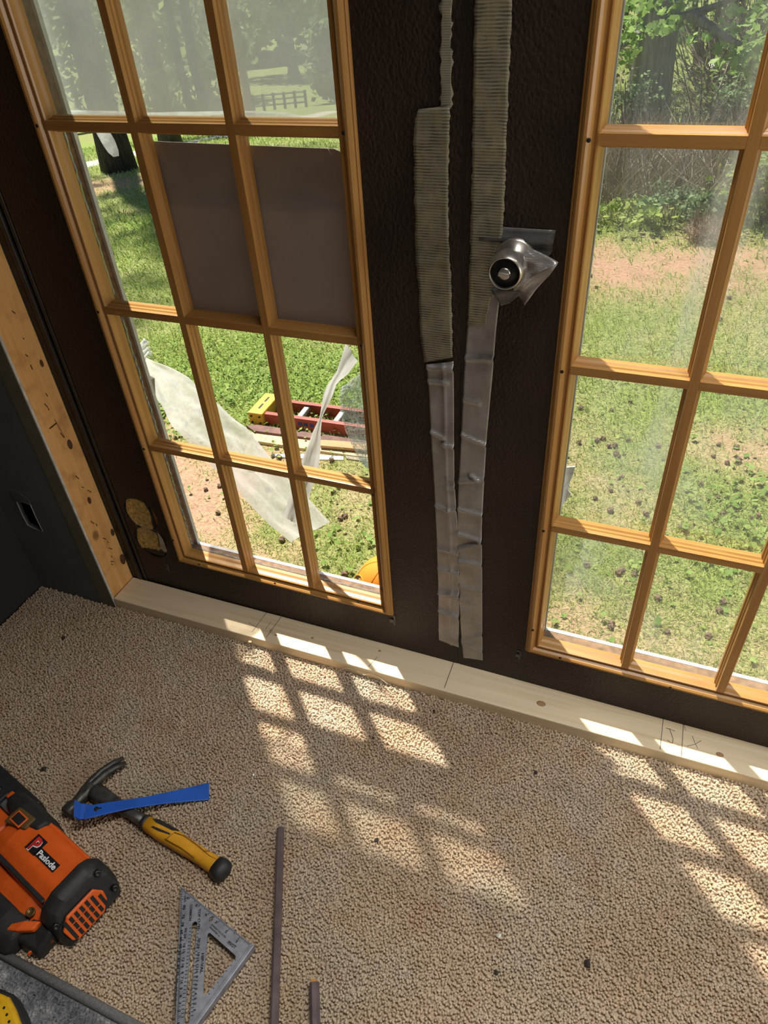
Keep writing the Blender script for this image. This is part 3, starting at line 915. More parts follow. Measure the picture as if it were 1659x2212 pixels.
L5 = [(0.175, 0.006, 0.0, 0.0045, 0, 1), (0.265, 0.004, 0.01, 0.0035, 0, 0.65), (0.345, 0.006, 0.015, 0.004, 0, 1), (0.445, 0.006, -0.01, 0.0045, 0, 1), (0.435, 0.005, 0.03, 0.004, 0.4, 0.8),
      (0.53, 0.006, 0.015, 0.004, 0, 1), (0.60, 0.006, 0.02, 0.004, 0, 1), (0.625, 0.006, -0.02, 0.004, 0, 1), (0.675, 0.006, 0.012, 0.005, 0, 1), (0.755, 0.0035, 0.015, 0.003, 0, 1),
      (0.80, 0.0025, 0.01, 0.002, 0, 0.6), (0.83, 0.0025, 0.01, 0.002, 0, 0.6), (0.865, 0.002, 0.01, 0.002, 0, 1), (0.92, 0.006, -0.03, 0.006, 0, 1), (0.955, 0.004, 0.02, 0.004, 0, 1)]
tape_strip('tape_strip', 'wrinkled silver tape from the knob down to the sill right of the black gap',
           [((1024, 560), (1085, 560)), ((1020, 640), (1079, 650)), ((1010, 706), (1072, 712)), ((1003, 800), (1065, 802)), ((997, 930), (1052, 940)),
            ((990, 1060), (1045, 1062)), ((988, 1140), (1041, 1142)), ((991, 1250), (1042, 1252)), ((994, 1335), (1042, 1340)), ((1001, 1420), (1043, 1426))],
           M['tape'], L5, y=0.0034, group=G, per=0.0025, nacross=16)
tape_strip('tape_scrap', 'dark square of tape above the door knob',
           [((1040, 487), (1201, 497)), ((1036, 515), (1196, 525)), ((1028, 545), (1192, 548)), ((1024, 572), (1150, 575))], M['tape_dark'], wr(0.3, 0.7, a=0.003), y=0.0038)
tape_strip('tape_scrap', 'crumpled shiny flap of tape right of the door knob',
           [((1128, 545), (1150, 535)), ((1125, 565), (1212, 556)), ((1118, 600), (1190, 590)), ((1112, 625), (1160, 622)), ((1118, 636), (1136, 655))], M['tape'],
           [(0.2, 0.012, 0.3, 0.02, 0, 1), (0.5, 0.012, -0.4, 0.012, 0, 1), (0.8, 0.008, 0.3, 0.01, 0, 1)], y=0.002, per=0.002)
tape_strip('tape_scrap', 'small torn flap of tape hanging under the door knob',
           [((1062, 622), (1120, 612)), ((1072, 640), (1136, 625)), ((1082, 660), (1100, 655))], M['tape_dark'],
           [(0.3, 0.006, 0.2, 0.01, 0, 1)], y=0.002, per=0.003)

# ------------------------------------------------------------------ the new sill board
SB = 0.038
ba = 0.007
brd = box('lumber_board', (0, -0.089, 0), (1.93, 0, SB), M['lumber'], bevel=0.0025)
brd.location = (-0.2175, -0.0005, 0.0); brd.rotation_euler = (0, 0, ba)
tag(brd, 'long pale pine board lying as a sill along both doors', 'board')
bpy.context.view_layer.update()
binv = brd.matrix_world.inverted()
M['pencil'] = plain('pencil line', (0.05, 0.05, 0.055), 0.6)
def pencil(pts, r=0.0006, name='pencil_mark'):
    P = [binv @ F(*p, SB+0.0001) for p in pts]
    tube(name, P, r, M['pencil'], brd, 5)
def z2(x, y): return (1359+x/5.53, 1400+y/5.53)
def z6(x, y): return (200+x/2.074, 1200+y/2.074)
pencil([(981, 1428), (960, 1486)], 0.0008, 'saw_line')
pencil([z2(410, 832), z2(370, 1212)]); pencil([z2(650, 892), z2(625, 1286)])
pencil([z2(440, 955), z2(490, 968), z2(548, 994)]); pencil([z2(480, 962), z2(508, 1030), z2(526, 1090), z2(518, 1135), z2(490, 1130), z2(460, 1098)])
pencil([z2(755, 1050), z2(785, 1130), z2(820, 1200)], 0.0005); pencil([z2(860, 1106), z2(790, 1148), z2(690, 1172)], 0.0005)
pencil([z2(650, 892), z2(675, 985)], 0.0004)
pencil([z6(780, 255), z6(715, 342)]); pencil([z6(845, 275), z6(780, 365)])
pencil([z6(700, 300), z6(745, 330)], 0.0004); pencil([z6(800, 295), z6(775, 330)], 0.0004)
pencil([z6(793, 336), z6(803, 334), z6(806, 342), z6(798, 346), z6(793, 336)], 0.0005)
pencil([z6(1275, 455), z6(1235, 498)], 0.0005)
for (px, py, r) in [(1169, 1520, 0.008), (540, 1386, 0.004), (1555, 1630, 0.006), (596, 1372, 0.003), (820, 1406, 0.003), (675, 1378, 0.003)]:
    c = binv @ F(px, py, SB)
    lathe('knot', [(r*0.4, 0.00045), (r*0.75, 0.0004), (r, 0.0001)], Matrix.Translation(c) @ Matrix.Diagonal((1.3, 0.9, 1, 1)),
          plain('pale knot', (0.40, 0.23, 0.12), 0.6, nscale=400, namp=0.4), brd, 14)
ss = tube('string_thread', [F(733, 1447, 0.020), F(752, 1443, 0.026), F(769, 1448, 0.020), F(786, 1458, 0.020), F(800, 1455, 0.026), F(818, 1463, 0.024), F(838, 1478, 0.014)], 0.0007,
          plain('white thread', (0.7, 0.66, 0.58), 0.7), None, 6)
tag(ss, 'thin pale thread lying along the front of the sill board', 'thread')

# ================================================================== OUTSIDE
def gz(x, y):
    x = np.asarray(x, float); y = np.asarray(y, float)
    dx, dy = x-CAM[0], y-CAM[1]
    r = np.hypot(dx, dy); az = np.arctan2(dx, dy)
    left = np.interp(r, [0, 4.5, 12.4, 15, 85, 112, 135, 500], [-.5, -.53, -1.2, -1.55, -12, -12.4, -13.9, -22])
    right = np.interp(r, [0, 5, 20, 60, 500], [-.5, -.55, -.9, -1.6, -6])
    w = smoothstep(-0.08, -0.42, az) if False else 1-smoothstep(-0.42, -0.08, az)
    return left*w+right*(1-w)+0.006*np.sin(x*3.1+y*1.7)*np.clip(r-1.5, 0, 1)

def ghit(px, py):
    d = ray(px, py); t = 1.0
    for _ in range(4000):
        p = CAM+d*t
        if p[2] < gz(p[0], p[1]): break
        t *= 1.004
    return Vector((p[0], p[1], float(gz(p[0], p[1]))))

def gauss(X, Y, c, s):
    return np.exp(-(((X-c[0])/s)**2+((Y-c[1])/s)**2))

def vnoise(X, Y, f, seed=0.0):
    return np.array([mnoise.noise((a*f, b*f, seed)) for a, b in zip(X.ravel(), Y.ravel())]).reshape(np.shape(X))

GREEN, STRAW, CLAY, LUSH, GRAVEL = [np.array(c) for c in ((.21, .27, .07), (.40, .33, .18), (.47, .28, .19), (.20, .33, .05), (.52, .47, .42))]
c_pts = [(ghit(420, 1080), .28, 1.0), (ghit(380, 1020), .30, .9), (ghit(470, 1130), .25, .7), (ghit(640, 985), .3, .6), (ghit(600, 1200), .3, .35),
         (ghit(1330, 585), .55, 1.0), (ghit(1450, 565), .6, .9), (ghit(1580, 560), .6, .9), (ghit(1540, 615), .5, .7), (ghit(1400, 610), .5, .6), (ghit(1300, 555), .5, .8),
         (ghit(1640, 960), .35, .5), (ghit(220, 400), 1.0, .8), (ghit(280, 395), .8, .7), (ghit(1230, 1370), .25, .5), (ghit(330, 935), .25, .8), (ghit(280, 460), .4, .4)]
l_pts = [(ghit(450, 800), .6, 1), (ghit(600, 830), .5, 1), (ghit(700, 840), .4, 1), (ghit(330, 480), .7, 1), (ghit(230, 320), 8, 1), (ghit(300, 540), .8, .6), (ghit(1300, 840), .5, .6),
         (ghit(1600, 840), .5, .8), (ghit(1620, 1120), .3, .8), (ghit(1500, 540), .5, .5), (ghit(250, 660), .5, .4)]
drive = [ghit(120, 372), ghit(200, 354), ghit(300, 330), ghit(400, 309), ghit(480, 296), ghit(600, 268), ghit(720, 240)]

def soil(X, Y):
    n1 = vnoise(X, Y, 2.2, 1.0); n2 = vnoise(X, Y, 9.0, 4.0); n3 = vnoise(X, Y, 0.6, 2.0)
    straw = np.clip(0.42+0.9*n1+0.5*n2, 0, 1)
    # the lawn near the house is thin, further out it closes up
    r = np.hypot(X-CAM[0], Y-CAM[1])
    straw = straw*(1-0.55*smoothstep(2.6, 5.5, r))
    clay = np.zeros_like(X); lush = np.zeros_like(X)
    for c, s, a in c_pts: clay = np.maximum(clay, a*gauss(X, Y, c, s))
    for c, s, a in l_pts: lush = np.maximum(lush, a*gauss(X, Y, c, s))
    clay = np.clip(clay*1.15+0.35*n2-0.1+0.15*n1, 0, 1)*smoothstep(0.1, 0.4, clay)
    gr = np.zeros_like(X)
    for a, b in zip(drive[:-1], drive[1:]):
        ab = np.array([b.x-a.x, b.y-a.y]); L2 = ab @ ab
        t = np.clip(((X-a.x)*ab[0]+(Y-a.y)*ab[1])/L2, 0, 1)
        d = np.hypot(X-a.x-t*ab[0], Y-a.y-t*ab[1])
        gr = np.maximum(gr, 1-smoothstep(0.5, 0.9, d/(1+0*d)))
    return straw, clay, lush, gr

def soil_color(X, Y, g=(0.13, 0.155, 0.05)):
    straw, clay, lush, gr = soil(X, Y)
    C = GREEN[None]*(1-straw[:, None])+STRAW[None]*straw[:, None]
    C = C*(1-0.75*lush[:, None])+LUSH[None]*0.75*lush[:, None]
    C = C*(1-clay[:, None])+CLAY[None]*clay[:, None]
    C = C*(1-gr[:, None])+GRAVEL[None]*gr[:, None]
    return C

def set_color(o, C, domain='POINT'):
    at_ = o.data.color_attributes.new('tint', 'FLOAT_COLOR', domain)
    a = np.ones((len(C), 4), np.float32); a[:, :3] = C
    at_.data.foreach_set('color', a.ravel())

def tint_material(name, rough=0.9, namp=0.35, nscale=60, bstr=0.5, bscale=90, transl=0.0):
    m, nt, b = new_mat(name)
    a = N(nt, 'ShaderNodeAttribute', attribute_name='tint')
    n = noise_n(nt, coords(nt), nscale, 5, 0.7)
    col = mixc(nt, 1.0, a.outputs[0], ramp(nt, n, [(0.3, (1-namp,)*3), (0.7, (1+namp,)*3)]), 'MULTIPLY')
    lk(nt, col, b.inputs['Base Color'])
    b.inputs['Roughness'].default_value = rough
    b.inputs['Specular IOR Level'].default_value = 0.2
    if bscale: bump(nt, b, noise_n(nt, coords(nt), bscale, 4), bstr, 0.02)
    if transl:
        out = nt.nodes['Material Output']
        tl = N(nt, 'ShaderNodeBsdfTranslucent'); lk(nt, col, tl.inputs[0])
        mx = N(nt, 'ShaderNodeMixShader'); mx.inputs[0].default_value = transl
        lk(nt, b.outputs[0], mx.inputs[1]); lk(nt, tl.outputs[0], mx.inputs[2]); lk(nt, mx.outputs[0], out.inputs[0])
    return m
M['soil'] = tint_material('lawn soil')
M['blade'] = tint_material('grass blades', 0.6, 0.15, 40, 0, 0, 0.35)

def build_ground():
    az = np.radians(np.concatenate([np.arange(-180, -60, 4), np.arange(-60, 26, 0.45), np.arange(26, 180.1, 4)]))
    r = [0.35]
    while r[-1] < 480: r.append(r[-1]*1.016+0.006)
    r = np.array(r)
    A, R = np.meshgrid(az, r)
    X = CAM[0]+R*np.sin(A); Y = CAM[1]+R*np.cos(A)
    Z = gz(X, Y)
    na, nr = len(az), len(r)
    idx = np.arange(na*nr).reshape(nr, na)
    Fa = np.stack([idx[:-1, :-1], idx[:-1, 1:], idx[1:, 1:], idx[1:, :-1]], -1).reshape(-1, 4)
    o = big_mesh('ground', np.stack([X, Y, Z], -1).reshape(-1, 3), Fa[:, ::-1], M['soil'], None, True)
    set_color(o, soil_color(X.ravel(), Y.ravel())*0.85)
    tag(o, 'sloping yard of thin lawn, straw and red clay', kind='structure')
build_ground()

def grass():
    n = 400000
    a = rng.uniform(math.radians(-58), math.radians(24), n)
    r = np.exp(rng.uniform(math.log(1.25), math.log(26), n))
    X = CAM[0]+r*np.sin(a); Y = CAM[1]+r*np.cos(a)
    k = Y > 0.19
    X, Y, r = X[k], Y[k], r[k]
    straw, clay, lush, gr = soil(X, Y)
    keep = rng.uniform(0, 1, X.size) > np.maximum(clay*0.93, gr)
    X, Y, r, straw, lush = X[keep], Y[keep], r[keep], straw[keep], lush[keep]
    n = X.size
    s = np.maximum(1, r/3.2)
    Lh = (0.015+0.022*rng.random(n))*(1+0.5*lush)*np.minimum(s, 2.2)
    wd = (0.0013+0.0011*rng.random(n))*s*(1+0.5*lush)
    q = rng.uniform(0, 2*math.pi, n)
    dead = rng.random(n) < (0.25+0.5*straw)*(1-0.8*lush)
    flat = np.where(dead, rng.uniform(0.05, 0.35, n), rng.uniform(0.25, 0.9, n))
    dirx, diry = np.cos(q), np.sin(q)
    Z = gz(X, Y)-0.003
    V = np.zeros((n, 4, 3))
    hz = Lh*flat; hr = Lh*np.sqrt(1-flat**2)
    V[:, 0] = np.stack([X-diry*wd, Y+dirx*wd, Z], 1)
    V[:, 1] = np.stack([X+diry*wd, Y-dirx*wd, Z], 1)
    V[:, 2] = np.stack([X+dirx*hr*.55+diry*wd*.7, Y+diry*hr*.55-dirx*wd*.7, Z+hz*.75], 1)
    V[:, 3] = np.stack([X+dirx*hr, Y+diry*hr, Z+hz+0.004], 1)
    Fa = np.arange(n*4).reshape(n, 4)
    g = rng.random(n)[:, None]
    green = np.array([.25, .34, .075])*(1-g)+np.array([.43, .52, .17])*g
    dry = np.array([.42, .34, .17])*(1-g)+np.array([.60, .52, .32])*g
    C = np.where(dead[:, None], dry, green)
    C = C*(0.8+0.4*rng.random(n)[:, None])
    o = big_mesh('grass', V.reshape(-1, 3), Fa, M['blade'])
    set_color(o, np.repeat(C, 4, 0))
    tag(o, 'thin green and straw-coloured grass blades on the yard', 'grass', kind='stuff')
grass()

def weeds():
    """broad green leaves in the lush parts"""
    V = []; C = []
    def clump(c, rad, n, size):
        X = rng.normal(c[0], rad, n); Y = rng.normal(c[1], rad*1.2, n)
        Z = gz(X, Y)+rng.uniform(0.004, 0.035, n)
        for x, y, z in zip(X, Y, Z):
            q = rng.uniform(0, 6.28); s = size*rng.uniform(0.6, 1.3); t = rng.uniform(-0.4, 0.6)
            d = np.array([math.cos(q), math.sin(q), t]); e = np.array([-math.sin(q), math.cos(q), rng.uniform(-.3, .3)])*0.45
            p = np.array([x, y, z])
            V.extend([p, p+d*s*.5+e*s, p+d*s, p+d*s*.5-e*s])
            g = rng.random(); c_ = np.array([.13, .24, .04])*(1-g)+np.array([.30, .42, .12])*g
            C.extend([c_]*4)
    for px, n, rad, size in [((440, 790), 560, .35, .019), ((560, 830), 560, .35, .019), ((660, 850), 420, .3, .019), ((720, 800), 330, .3, .019), ((500, 870), 200, .2, .03),
                             ((1620, 1100), 110, .14, .032), ((1560, 1180), 40, .15, .028), ((1450, 1300), 26, .2, .028), ((1280, 1250), 22, .2, .026), ((1350, 980), 60, .4, .02),
                             ((1600, 860), 90, .3, .02), ((740, 1160), 60, .15, .025), ((350, 900), 60, .1, .03)]:
        clump(ghit(*px), rad, n, size)
    o = big_mesh('weed_leaves', np.array(V), np.arange(len(V)).reshape(-1, 4), M['blade'])
    set_color(o, np.array(C))
    tag(o, 'low broadleaf weeds growing in the lawn', 'weeds', kind='stuff')
weeds()

# spiky seed balls on the grass
def seed_balls():
    bm = bmesh.new()
    bmesh.ops.create_icosphere(bm, subdivisions=2, radius=0.0100)
    for v in bm.verts:
        if len(v.link_edges) == 5 or random.random() < 0.35:
            v.co *= 1.38
    me = bpy.data.meshes.new('seed_ball'); bm.to_mesh(me); bm.free()
    me.materials.append(plain('brown seed ball', (0.17, 0.115, 0.08), 0.9, nscale=200, namp=0.5))
    spots = [(440, 870), (500, 1050), (445, 1060), (627, 988), (604, 993), (717, 998), (763, 1030), (720, 1065), (735, 1125), (745, 1120), (472, 1113), (610, 1170), (745, 1245), (492, 915), (380, 950),
             (1250, 960), (1290, 955), (1302, 952), (1315, 968), (1335, 988), (1356, 955), (1420, 968), (1330, 985), (1552, 963), (1590, 970), (1570, 1003), (1595, 1000), (1540, 990), (1512, 1050), (1530, 1080), (1550, 1078),
             (1588, 1104), (1266, 1224), (1335, 1240), (1343, 1238), (1318, 1108), (1285, 1080), (1395, 1113), (1421, 1297), (1560, 1305), (1552, 1325), (1320, 1350), (1318, 1360), (1440, 1370), (1530, 1378), (1560, 1115), (1470, 1142), (1635, 1120)]
    pos = [ghit(*s) for s in spots]
    while len(pos) < 88:
        a = random.uniform(-11, 12) if random.random() < 0.78 else random.uniform(-44, -27)
        r = math.exp(random.uniform(math.log(2.0), math.log(6.5)))
        x = CAM[0]+r*math.sin(math.radians(a)); y = CAM[1]+r*math.cos(math.radians(a))
        if y > 0.3: pos.append(Vector((x, y, float(gz(x, y)))))
    for p in pos:
        o = bpy.data.objects.new('seed_ball', me)
        COL.objects.link(o)
        s = random.uniform(0.8, 1.15)
        o.scale = (s, s, s); o.location = (p.x, p.y, float(gz(p.x, p.y))+0.009*s); o.rotation_euler = (random.random()*6, random.random()*6, 0)
        tag(o, 'spiky brown seed ball lying on the lawn', 'seed ball', 'seed balls scattered over the lawn')
seed_balls()

# ------------------------------------------------------------------ house outside
M['siding'] = plain('weathered siding', (0.42, 0.41, 0.39), 0.7)
tag(box('wall_outside_base', (-3.0, 0.055, -0.62), (4.5, 0.11, -0.02), plain('brick base', (0.25, 0.13, 0.09), 0.9)), 'low brick base under the doors', kind='structure')
bm = bmesh.new()
box_bm(bm, (-1.65, 0.075, 1.6), (2.78, 0.05, 3.3)); box_bm(bm, (3.2, 0.075, 1.14), (2.94, 0.05, 2.36)); box_bm(bm, (3.6, 0.075, 2.81), (2.14, 0.05, 0.98)); box_bm(bm, (0.225, 0.075, 2.7), (0.97, 0.05, 1.2)); box_bm(bm, (1.2, 0.075, 2.225), (1.1, 0.05, 0.19)); box_bm(bm, (1.65, 0.075, 3.17), (1.9, 0.05, 0.24))
tag(bm_obj('wall_outside', bm, M['siding']), 'outside wall around the doors', kind='structure')
tag(box('roof_eave', (-3.2, 0.0, 3.30), (4.8, 0.60, 3.42), M['siding']), 'roof overhang above the doors', kind='structure')

# ------------------------------------------------------------------ trees
def bark_material(name, c1, c2, sc=26):
    m, nt, b = new_mat(name)
    v = coords(nt, (1, 1, 0.16))
    n = noise_n(nt, v, sc, 6, 0.7, 0.8)
    lk(nt, ramp(nt, n, [(0.3, c1), (0.7, c2)]), b.inputs['Base Color'])
    b.inputs['Roughness'].default_value = 0.95
    b.inputs['Specular IOR Level'].default_value = 0.1
    bump(nt, b, n, 1.0, 0.05)
    return m
M['bark'] = bark_material('pine bark', (0.045, 0.038, 0.032), (0.16, 0.135, 0.115))
M['bark_grey'] = bark_material('grey tree bark', (0.22, 0.21, 0.19), (0.52, 0.50, 0.46), 20)
M['leaf'] = tint_material('tree leaves', 0.5, 0.12, 8, 0, 0, 0.5)
M['twig'] = plain('dead twigs', (0.20, 0.16, 0.125), 0.9, nscale=8, namp=0.45)

def leaves(name, centers, radii, n_each, size, c1, c2, parent=None, flat=0.0):
    V = []; C = []
    for c, rd, n in zip(centers, radii, n_each):
        c = np.array(c); rd = np.array(rd) if np.ndim(rd) else np.array([rd]*3)
        # clumpy: points gather round random twig ends
        nt_ = max(4, n//22)
        d = rng.normal(0, 1, (nt_, 3)); d /= np.linalg.norm(d, axis=1)[:, None]
        tips = c+d*rd*(rng.uniform(0.25, 1, nt_)**0.5)[:, None]
        p = tips[rng.integers(0, nt_, n)]+rng.normal(0, 1, (n, 3))*rd*0.16
        u = rng.normal(0, 1, (n, 3)); u[:, 2] *= 0.5; u /= np.linalg.norm(u, axis=1)[:, None]
        w = rng.normal(0, 1, (n, 3)); w -= (w*u).sum(1)[:, None]*u; w /= np.linalg.norm(w, axis=1)[:, None]
        s = (size*rng.uniform(0.6, 1.35, n))[:, None]
        V.append(np.stack([p-u*s*.5, p+w*s*.33-u*s*.05, p+u*s*.55, p-w*s*.33-u*s*.05], 1))
        g = rng.random(n)[:, None]
        C.append(np.repeat(np.array(c1)*(1-g)+np.array(c2)*g, 4, 0))
    V = np.concatenate(V).reshape(-1, 3); C = np.concatenate(C)
    o = big_mesh(name, V, np.arange(len(V)).reshape(-1, 4), M['leaf'], parent)
    set_color(o, C)
    return o

def trunk_pts(base, h, lean, r0, r1, n=9, wob=0.02):
    pts, rad = [], []
    for i in range(n):
        t = i/(n-1)
        pts.append(Vector((base[0]+lean[0]*t*h+wob*h*mnoise.noise((t*3, base[0], 1)), base[1]+lean[1]*t*h+wob*h*mnoise.noise((t*3, base[1], 7)), base[2]-0.15+t*h)))
        flare = 1+0.35*math.exp(-t*h/0.35)
        rad.append((r0*(1-t)+r1*t)*flare)
    return pts, rad

def rough_trunk(o, amp):
    for v in o.data.vertices:
        c = v.co
        v.co = c+Vector((mnoise.noise((c.x*6, c.y*6, c.z*0.8)), mnoise.noise((c.x*6+9, c.y*6, c.z*0.8)), 0))*amp

def tree(name, label, base, h, r0, r1, lean=(0, 0), bark='bark', crown=None, branches=(), group=None, size=0.2, c1=(.10, .16, .04), c2=(.22, .32, .08), cat='tree'):
    T = Th(name, label, cat, base, group)
    p, r = trunk_pts(base, h, lean, r0, r1, 14)
    tk = T.add(tube('trunk', p, r, M[bark], None, 14)); rough_trunk(tk, r0*0.12)
    for (bp, br) in branches:
        T.add(tube('branch', bp, br, M[bark], None, 7))
    if crown:
        cs, rs, ns = crown
        T.add(leaves('crown', cs, rs, ns, size, c1, c2))
    return T

A = ghit(255, 372)
GT = 'trees beyond the yard'
def pine(label, base, h, r0, lean=(0, 0), n=900):
    top = Vector(base)+Vector((lean[0]*h, lean[1]*h, h))
    br = []
    for k in range(7):
        q = k*2.4; z = h*(0.62+0.05*k); L = 2.4-0.22*k
        s = Vector(base)+Vector((lean[0]*z, lean[1]*z, z))
        br.append(([s, s+Vector((math.cos(q)*L*.5, math.sin(q)*L*.5, .3)), s+Vector((math.cos(q)*L, math.sin(q)*L, .35))], [0.06, 0.045, 0.02]))
    return tree('pine_tree', label, tuple(base), h, r0, r0*0.45, lean, 'bark', ([top-Vector((0, 0, h*.2))], [(2.6, 2.6, h*.22)], [n]), br, GT, 0.3, (.06, .10, .03), (.14, .20, .06))
pine('thick dark pine trunk standing beside the gravel drive', A, 15, 0.225)
Bp = A+Vector((3.1, 1.6, 0)); 
def on_ray(px, py, r):
    """ground point in the direction of a photo pixel at horizontal range r"""
    d = ray(px, py); d = d/np.hypot(d[0], d[1])
    x, y = CAM[0]+d[0]*r, CAM[1]+d[1]*r
    return Vector((x, y, float(gz(x, y))))
pine('dark pine trunk half hidden behind the grey panel', on_ray(355, 300, 17), 15, 0.2)
pine('thin pine trunk seen over the left half of the grey panel', on_ray(434, 300, 27), 14, 0.14)
pine('slim pine trunk just right of its thin neighbour above the grey panel', on_ray(468, 300, 27), 15, 0.18)
pine('lone slim pine trunk rising before the far meadow', on_ray(556, 300, 30), 16, 0.16)

# far edge of the meadow and the woods on the left
k = 0
far = [(-27.0, 118, 11, 'spreading tree standing alone on the far meadow', True)]
fm = on_ray(635, 168, 112)
tree('shade_tree', 'round shade tree standing alone on the far meadow', tuple(fm), 9, 0.75, 0.4, (0, 0), 'bark', ([fm+Vector((0, 0, 11)), fm+Vector((-4, 0, 9)), fm+Vector((4, 0, 9.5))], [(5.5, 5, 5)]*3, [900]*3),
     (), None, 0.9, (.15, .24, .05), (.33, .45, .14))
labels_far = ['grey-green tree at the left end of the wood line', 'bushy tree second along the wood line behind the film', 'leafy tree third along the wood line behind the film', 'broad tree at the middle of the wood line behind the film',
              'pale tree just left of the meadow', 'woodland tree closing the left side of the meadow', 'bright green tree at the back of the meadow', 'bushy tree at the back of the meadow behind the lone tree',
              'tall tree at the back right of the meadow', 'dark tree at the far right behind the fence', 'thicket tree low at the right end of the fence', 'pale green tree far behind the meadow']
fars = [(-54, 62, 7, 15), (-49, 66, 7, 16), (-45, 70, 7, 17), (-41, 72, 7, 16), (-37.5, 80, 6, 15), (-34.5, 96, 6, 15), (-32, 142, 8, 19), (-29, 146, 9, 18), (-26.5, 142, 9, 20), (-24, 130, 8, 18), (-25.6, 84, 3.4, 7), (-30.5, 160, 10, 24)]
for (a, r, rad, h), lb in zip(fars, labels_far):
    x, y = CAM[0]+r*math.sin(math.radians(a)), CAM[1]+r*math.cos(math.radians(a)); z = float(gz(x, y))
    b = Vector((x, y, z))
    bright = random.random()
    tree('woodland_tree', lb, (x, y, z), h*.8, 0.35, 0.12, (random.uniform(-.03, .03), 0), 'bark_grey',
         ([b+Vector((0, 0, h*.35)), b+Vector((0, 0, h*.62)), b+Vector((0, 0, h*.85))], [(rad, rad*.7, h*.3), (rad*.9, rad*.7, h*.3), (rad*.6, rad*.6, h*.22)], [900, 900, 600]), (), GT, r*0.0095,
         (.13, .18, .08), (.28+.12*bright, .36+.14*bright, .15))

# rail fence at the foot of the slope
def fence():
    a0 = on_ray(480, 232, 80); a1 = on_ray(662, 232, 78)
    T = Th('rail_fence', 'dark wooden rail fence crossing the foot of the far meadow', 'fence', tuple(a0))
    M['fence'] = plain('dark fence wood', (0.09, 0.08, 0.07), 0.9)
    n = 9
    P_ = []
    for i in range(n):
        t = i/(n-1); x, y = a0.x*(1-t)+a1.x*t, a0.y*(1-t)+a1.y*t
        P_.append(Vector((x, y, float(gz(x, y)))))
    for p in P_:
        T.add(box('fence_post', (p.x-.1, p.y-.1, p.z-.2), (p.x+.1, p.y+.1, p.z+1.45), M['fence']))
    for h in (0.45, 0.9, 1.3):
        for p, q in zip(P_[:-1], P_[1:]):
            T.add(tube('fence_rail', [p+Vector((0, 0, h)), q+Vector((0, 0, h))], 0.075, M['fence'], None, 4, False))
fence()

# right-hand view: big trunk, second trunk, leaf sprays, undergrowth
t1 = on_ray(1392, 300, 9.4)
def at_r(px, py, r):
    d = ray(px, py); d = d/np.hypot(d[0], d[1]); return Vector(CAM+d*r)
limb = [at_r(1458, 52, 9.4), at_r(1480, 38, 9.2), at_r(1505, 38, 9.0), at_r(1530, 55, 8.8), at_r(1566, 82, 8.6), at_r(1600, 95, 8.4)]
limb2 = [at_r(1400, 55, 9.4), at_r(1372, 78, 9.1), at_r(1350, 95, 8.9), at_r(1330, 112, 8.8)]
limb3 = [at_r(1460, 40, 9.4), at_r(1520, 22, 9.2), at_r(1560, 8, 9.0), at_r(1600, -10, 8.8)]
sprays = [(1340, 50), (1330, 95), (1345, 140), (1335, 160), (1372, 22), (1395, 8), (1478, 30), (1350, 15), (1500, 15), (1560, 95), (1590, 108), (1620, 100), (1645, 70), (1650, 30), (1600, 125), (1640, 125), (1325, 20), (1620, 10), (1310, 130), (1690, 60), (1690, 120)]
cs = [at_r(px, py, 8.3+0.9*random.random()) for px, py in sprays]
up = t1+Vector((0.1, 0, 0))
tree('broadleaf_tree', 'large grey trunk with an arching limb beyond the clay path', tuple(t1), 8, 0.235, 0.17, (0.0, 0.0), 'bark_grey',
     (cs+[t1+Vector((0, 0, 6.5))], [(0.40, 0.4, 0.20)]*len(cs)+[(3, 3, 2)], [50]*len(cs)+[900]),
     [(limb, [0.06, 0.052, 0.045, 0.04, 0.032, 0.02]), (limb2, [0.04, 0.032, 0.025, 0.016]), (limb3, [0.045, 0.035, 0.028, 0.02])], None, 0.085, (.22, .36, .09), (.46, .64, .22))
t2 = on_ray(1592, 300, 12.5)
tree('broadleaf_tree', 'narrower dark trunk at the right edge behind the leaf sprays', tuple(t2), 8, 0.165, 0.12, (0.01, 0), 'bark',
     ([t2+Vector((0, 0, 6.5))], [(2.5, 2.5, 2)], [600]), (), None, 0.12, (.13, .24, .05), (.30, .46, .13))

def shrub(label, a, r, h, rad, n, size, c1, c2, group='undergrowth behind the clay path', name='shrub', z0=0.35):
    x, y = CAM[0]+r*math.sin(math.radians(a)), CAM[1]+r*math.cos(math.radians(a)); z = float(gz(x, y))
    T = Th(name, label, 'shrub', (x, y, z), group)
    b = Vector((x, y, z))
    for k in range(4):
        q = k*1.6+a; T.add(tube('stem', [b-Vector((0, 0, .05)), b+Vector((math.cos(q)*rad*.3, math.sin(q)*rad*.3, h*.5)), b+Vector((math.cos(q)*rad*.6, math.sin(q)*rad*.6, h*.9))], [0.02*h, 0.012*h, 0.005*h], M['twig'], None, 5))
    T.add(leaves('foliage', [b+Vector((0, 0, h*(z0+.2))), b+Vector((rad*.3, 0, h*.75))], [(rad, rad*.8, h*.45), (rad*.6, rad*.6, h*.3)], [int(n*.7), int(n*.3)], size, c1, c2))
MIDG = ((.14, .21, .06), (.34, .44, .16)); BRG = ((.24, .36, .08), (.52, .62, .22)); BLG = ((.16, .25, .13), (.38, .50, .28)); TAN = ((.24, .20, .12), (.48, .41, .28))
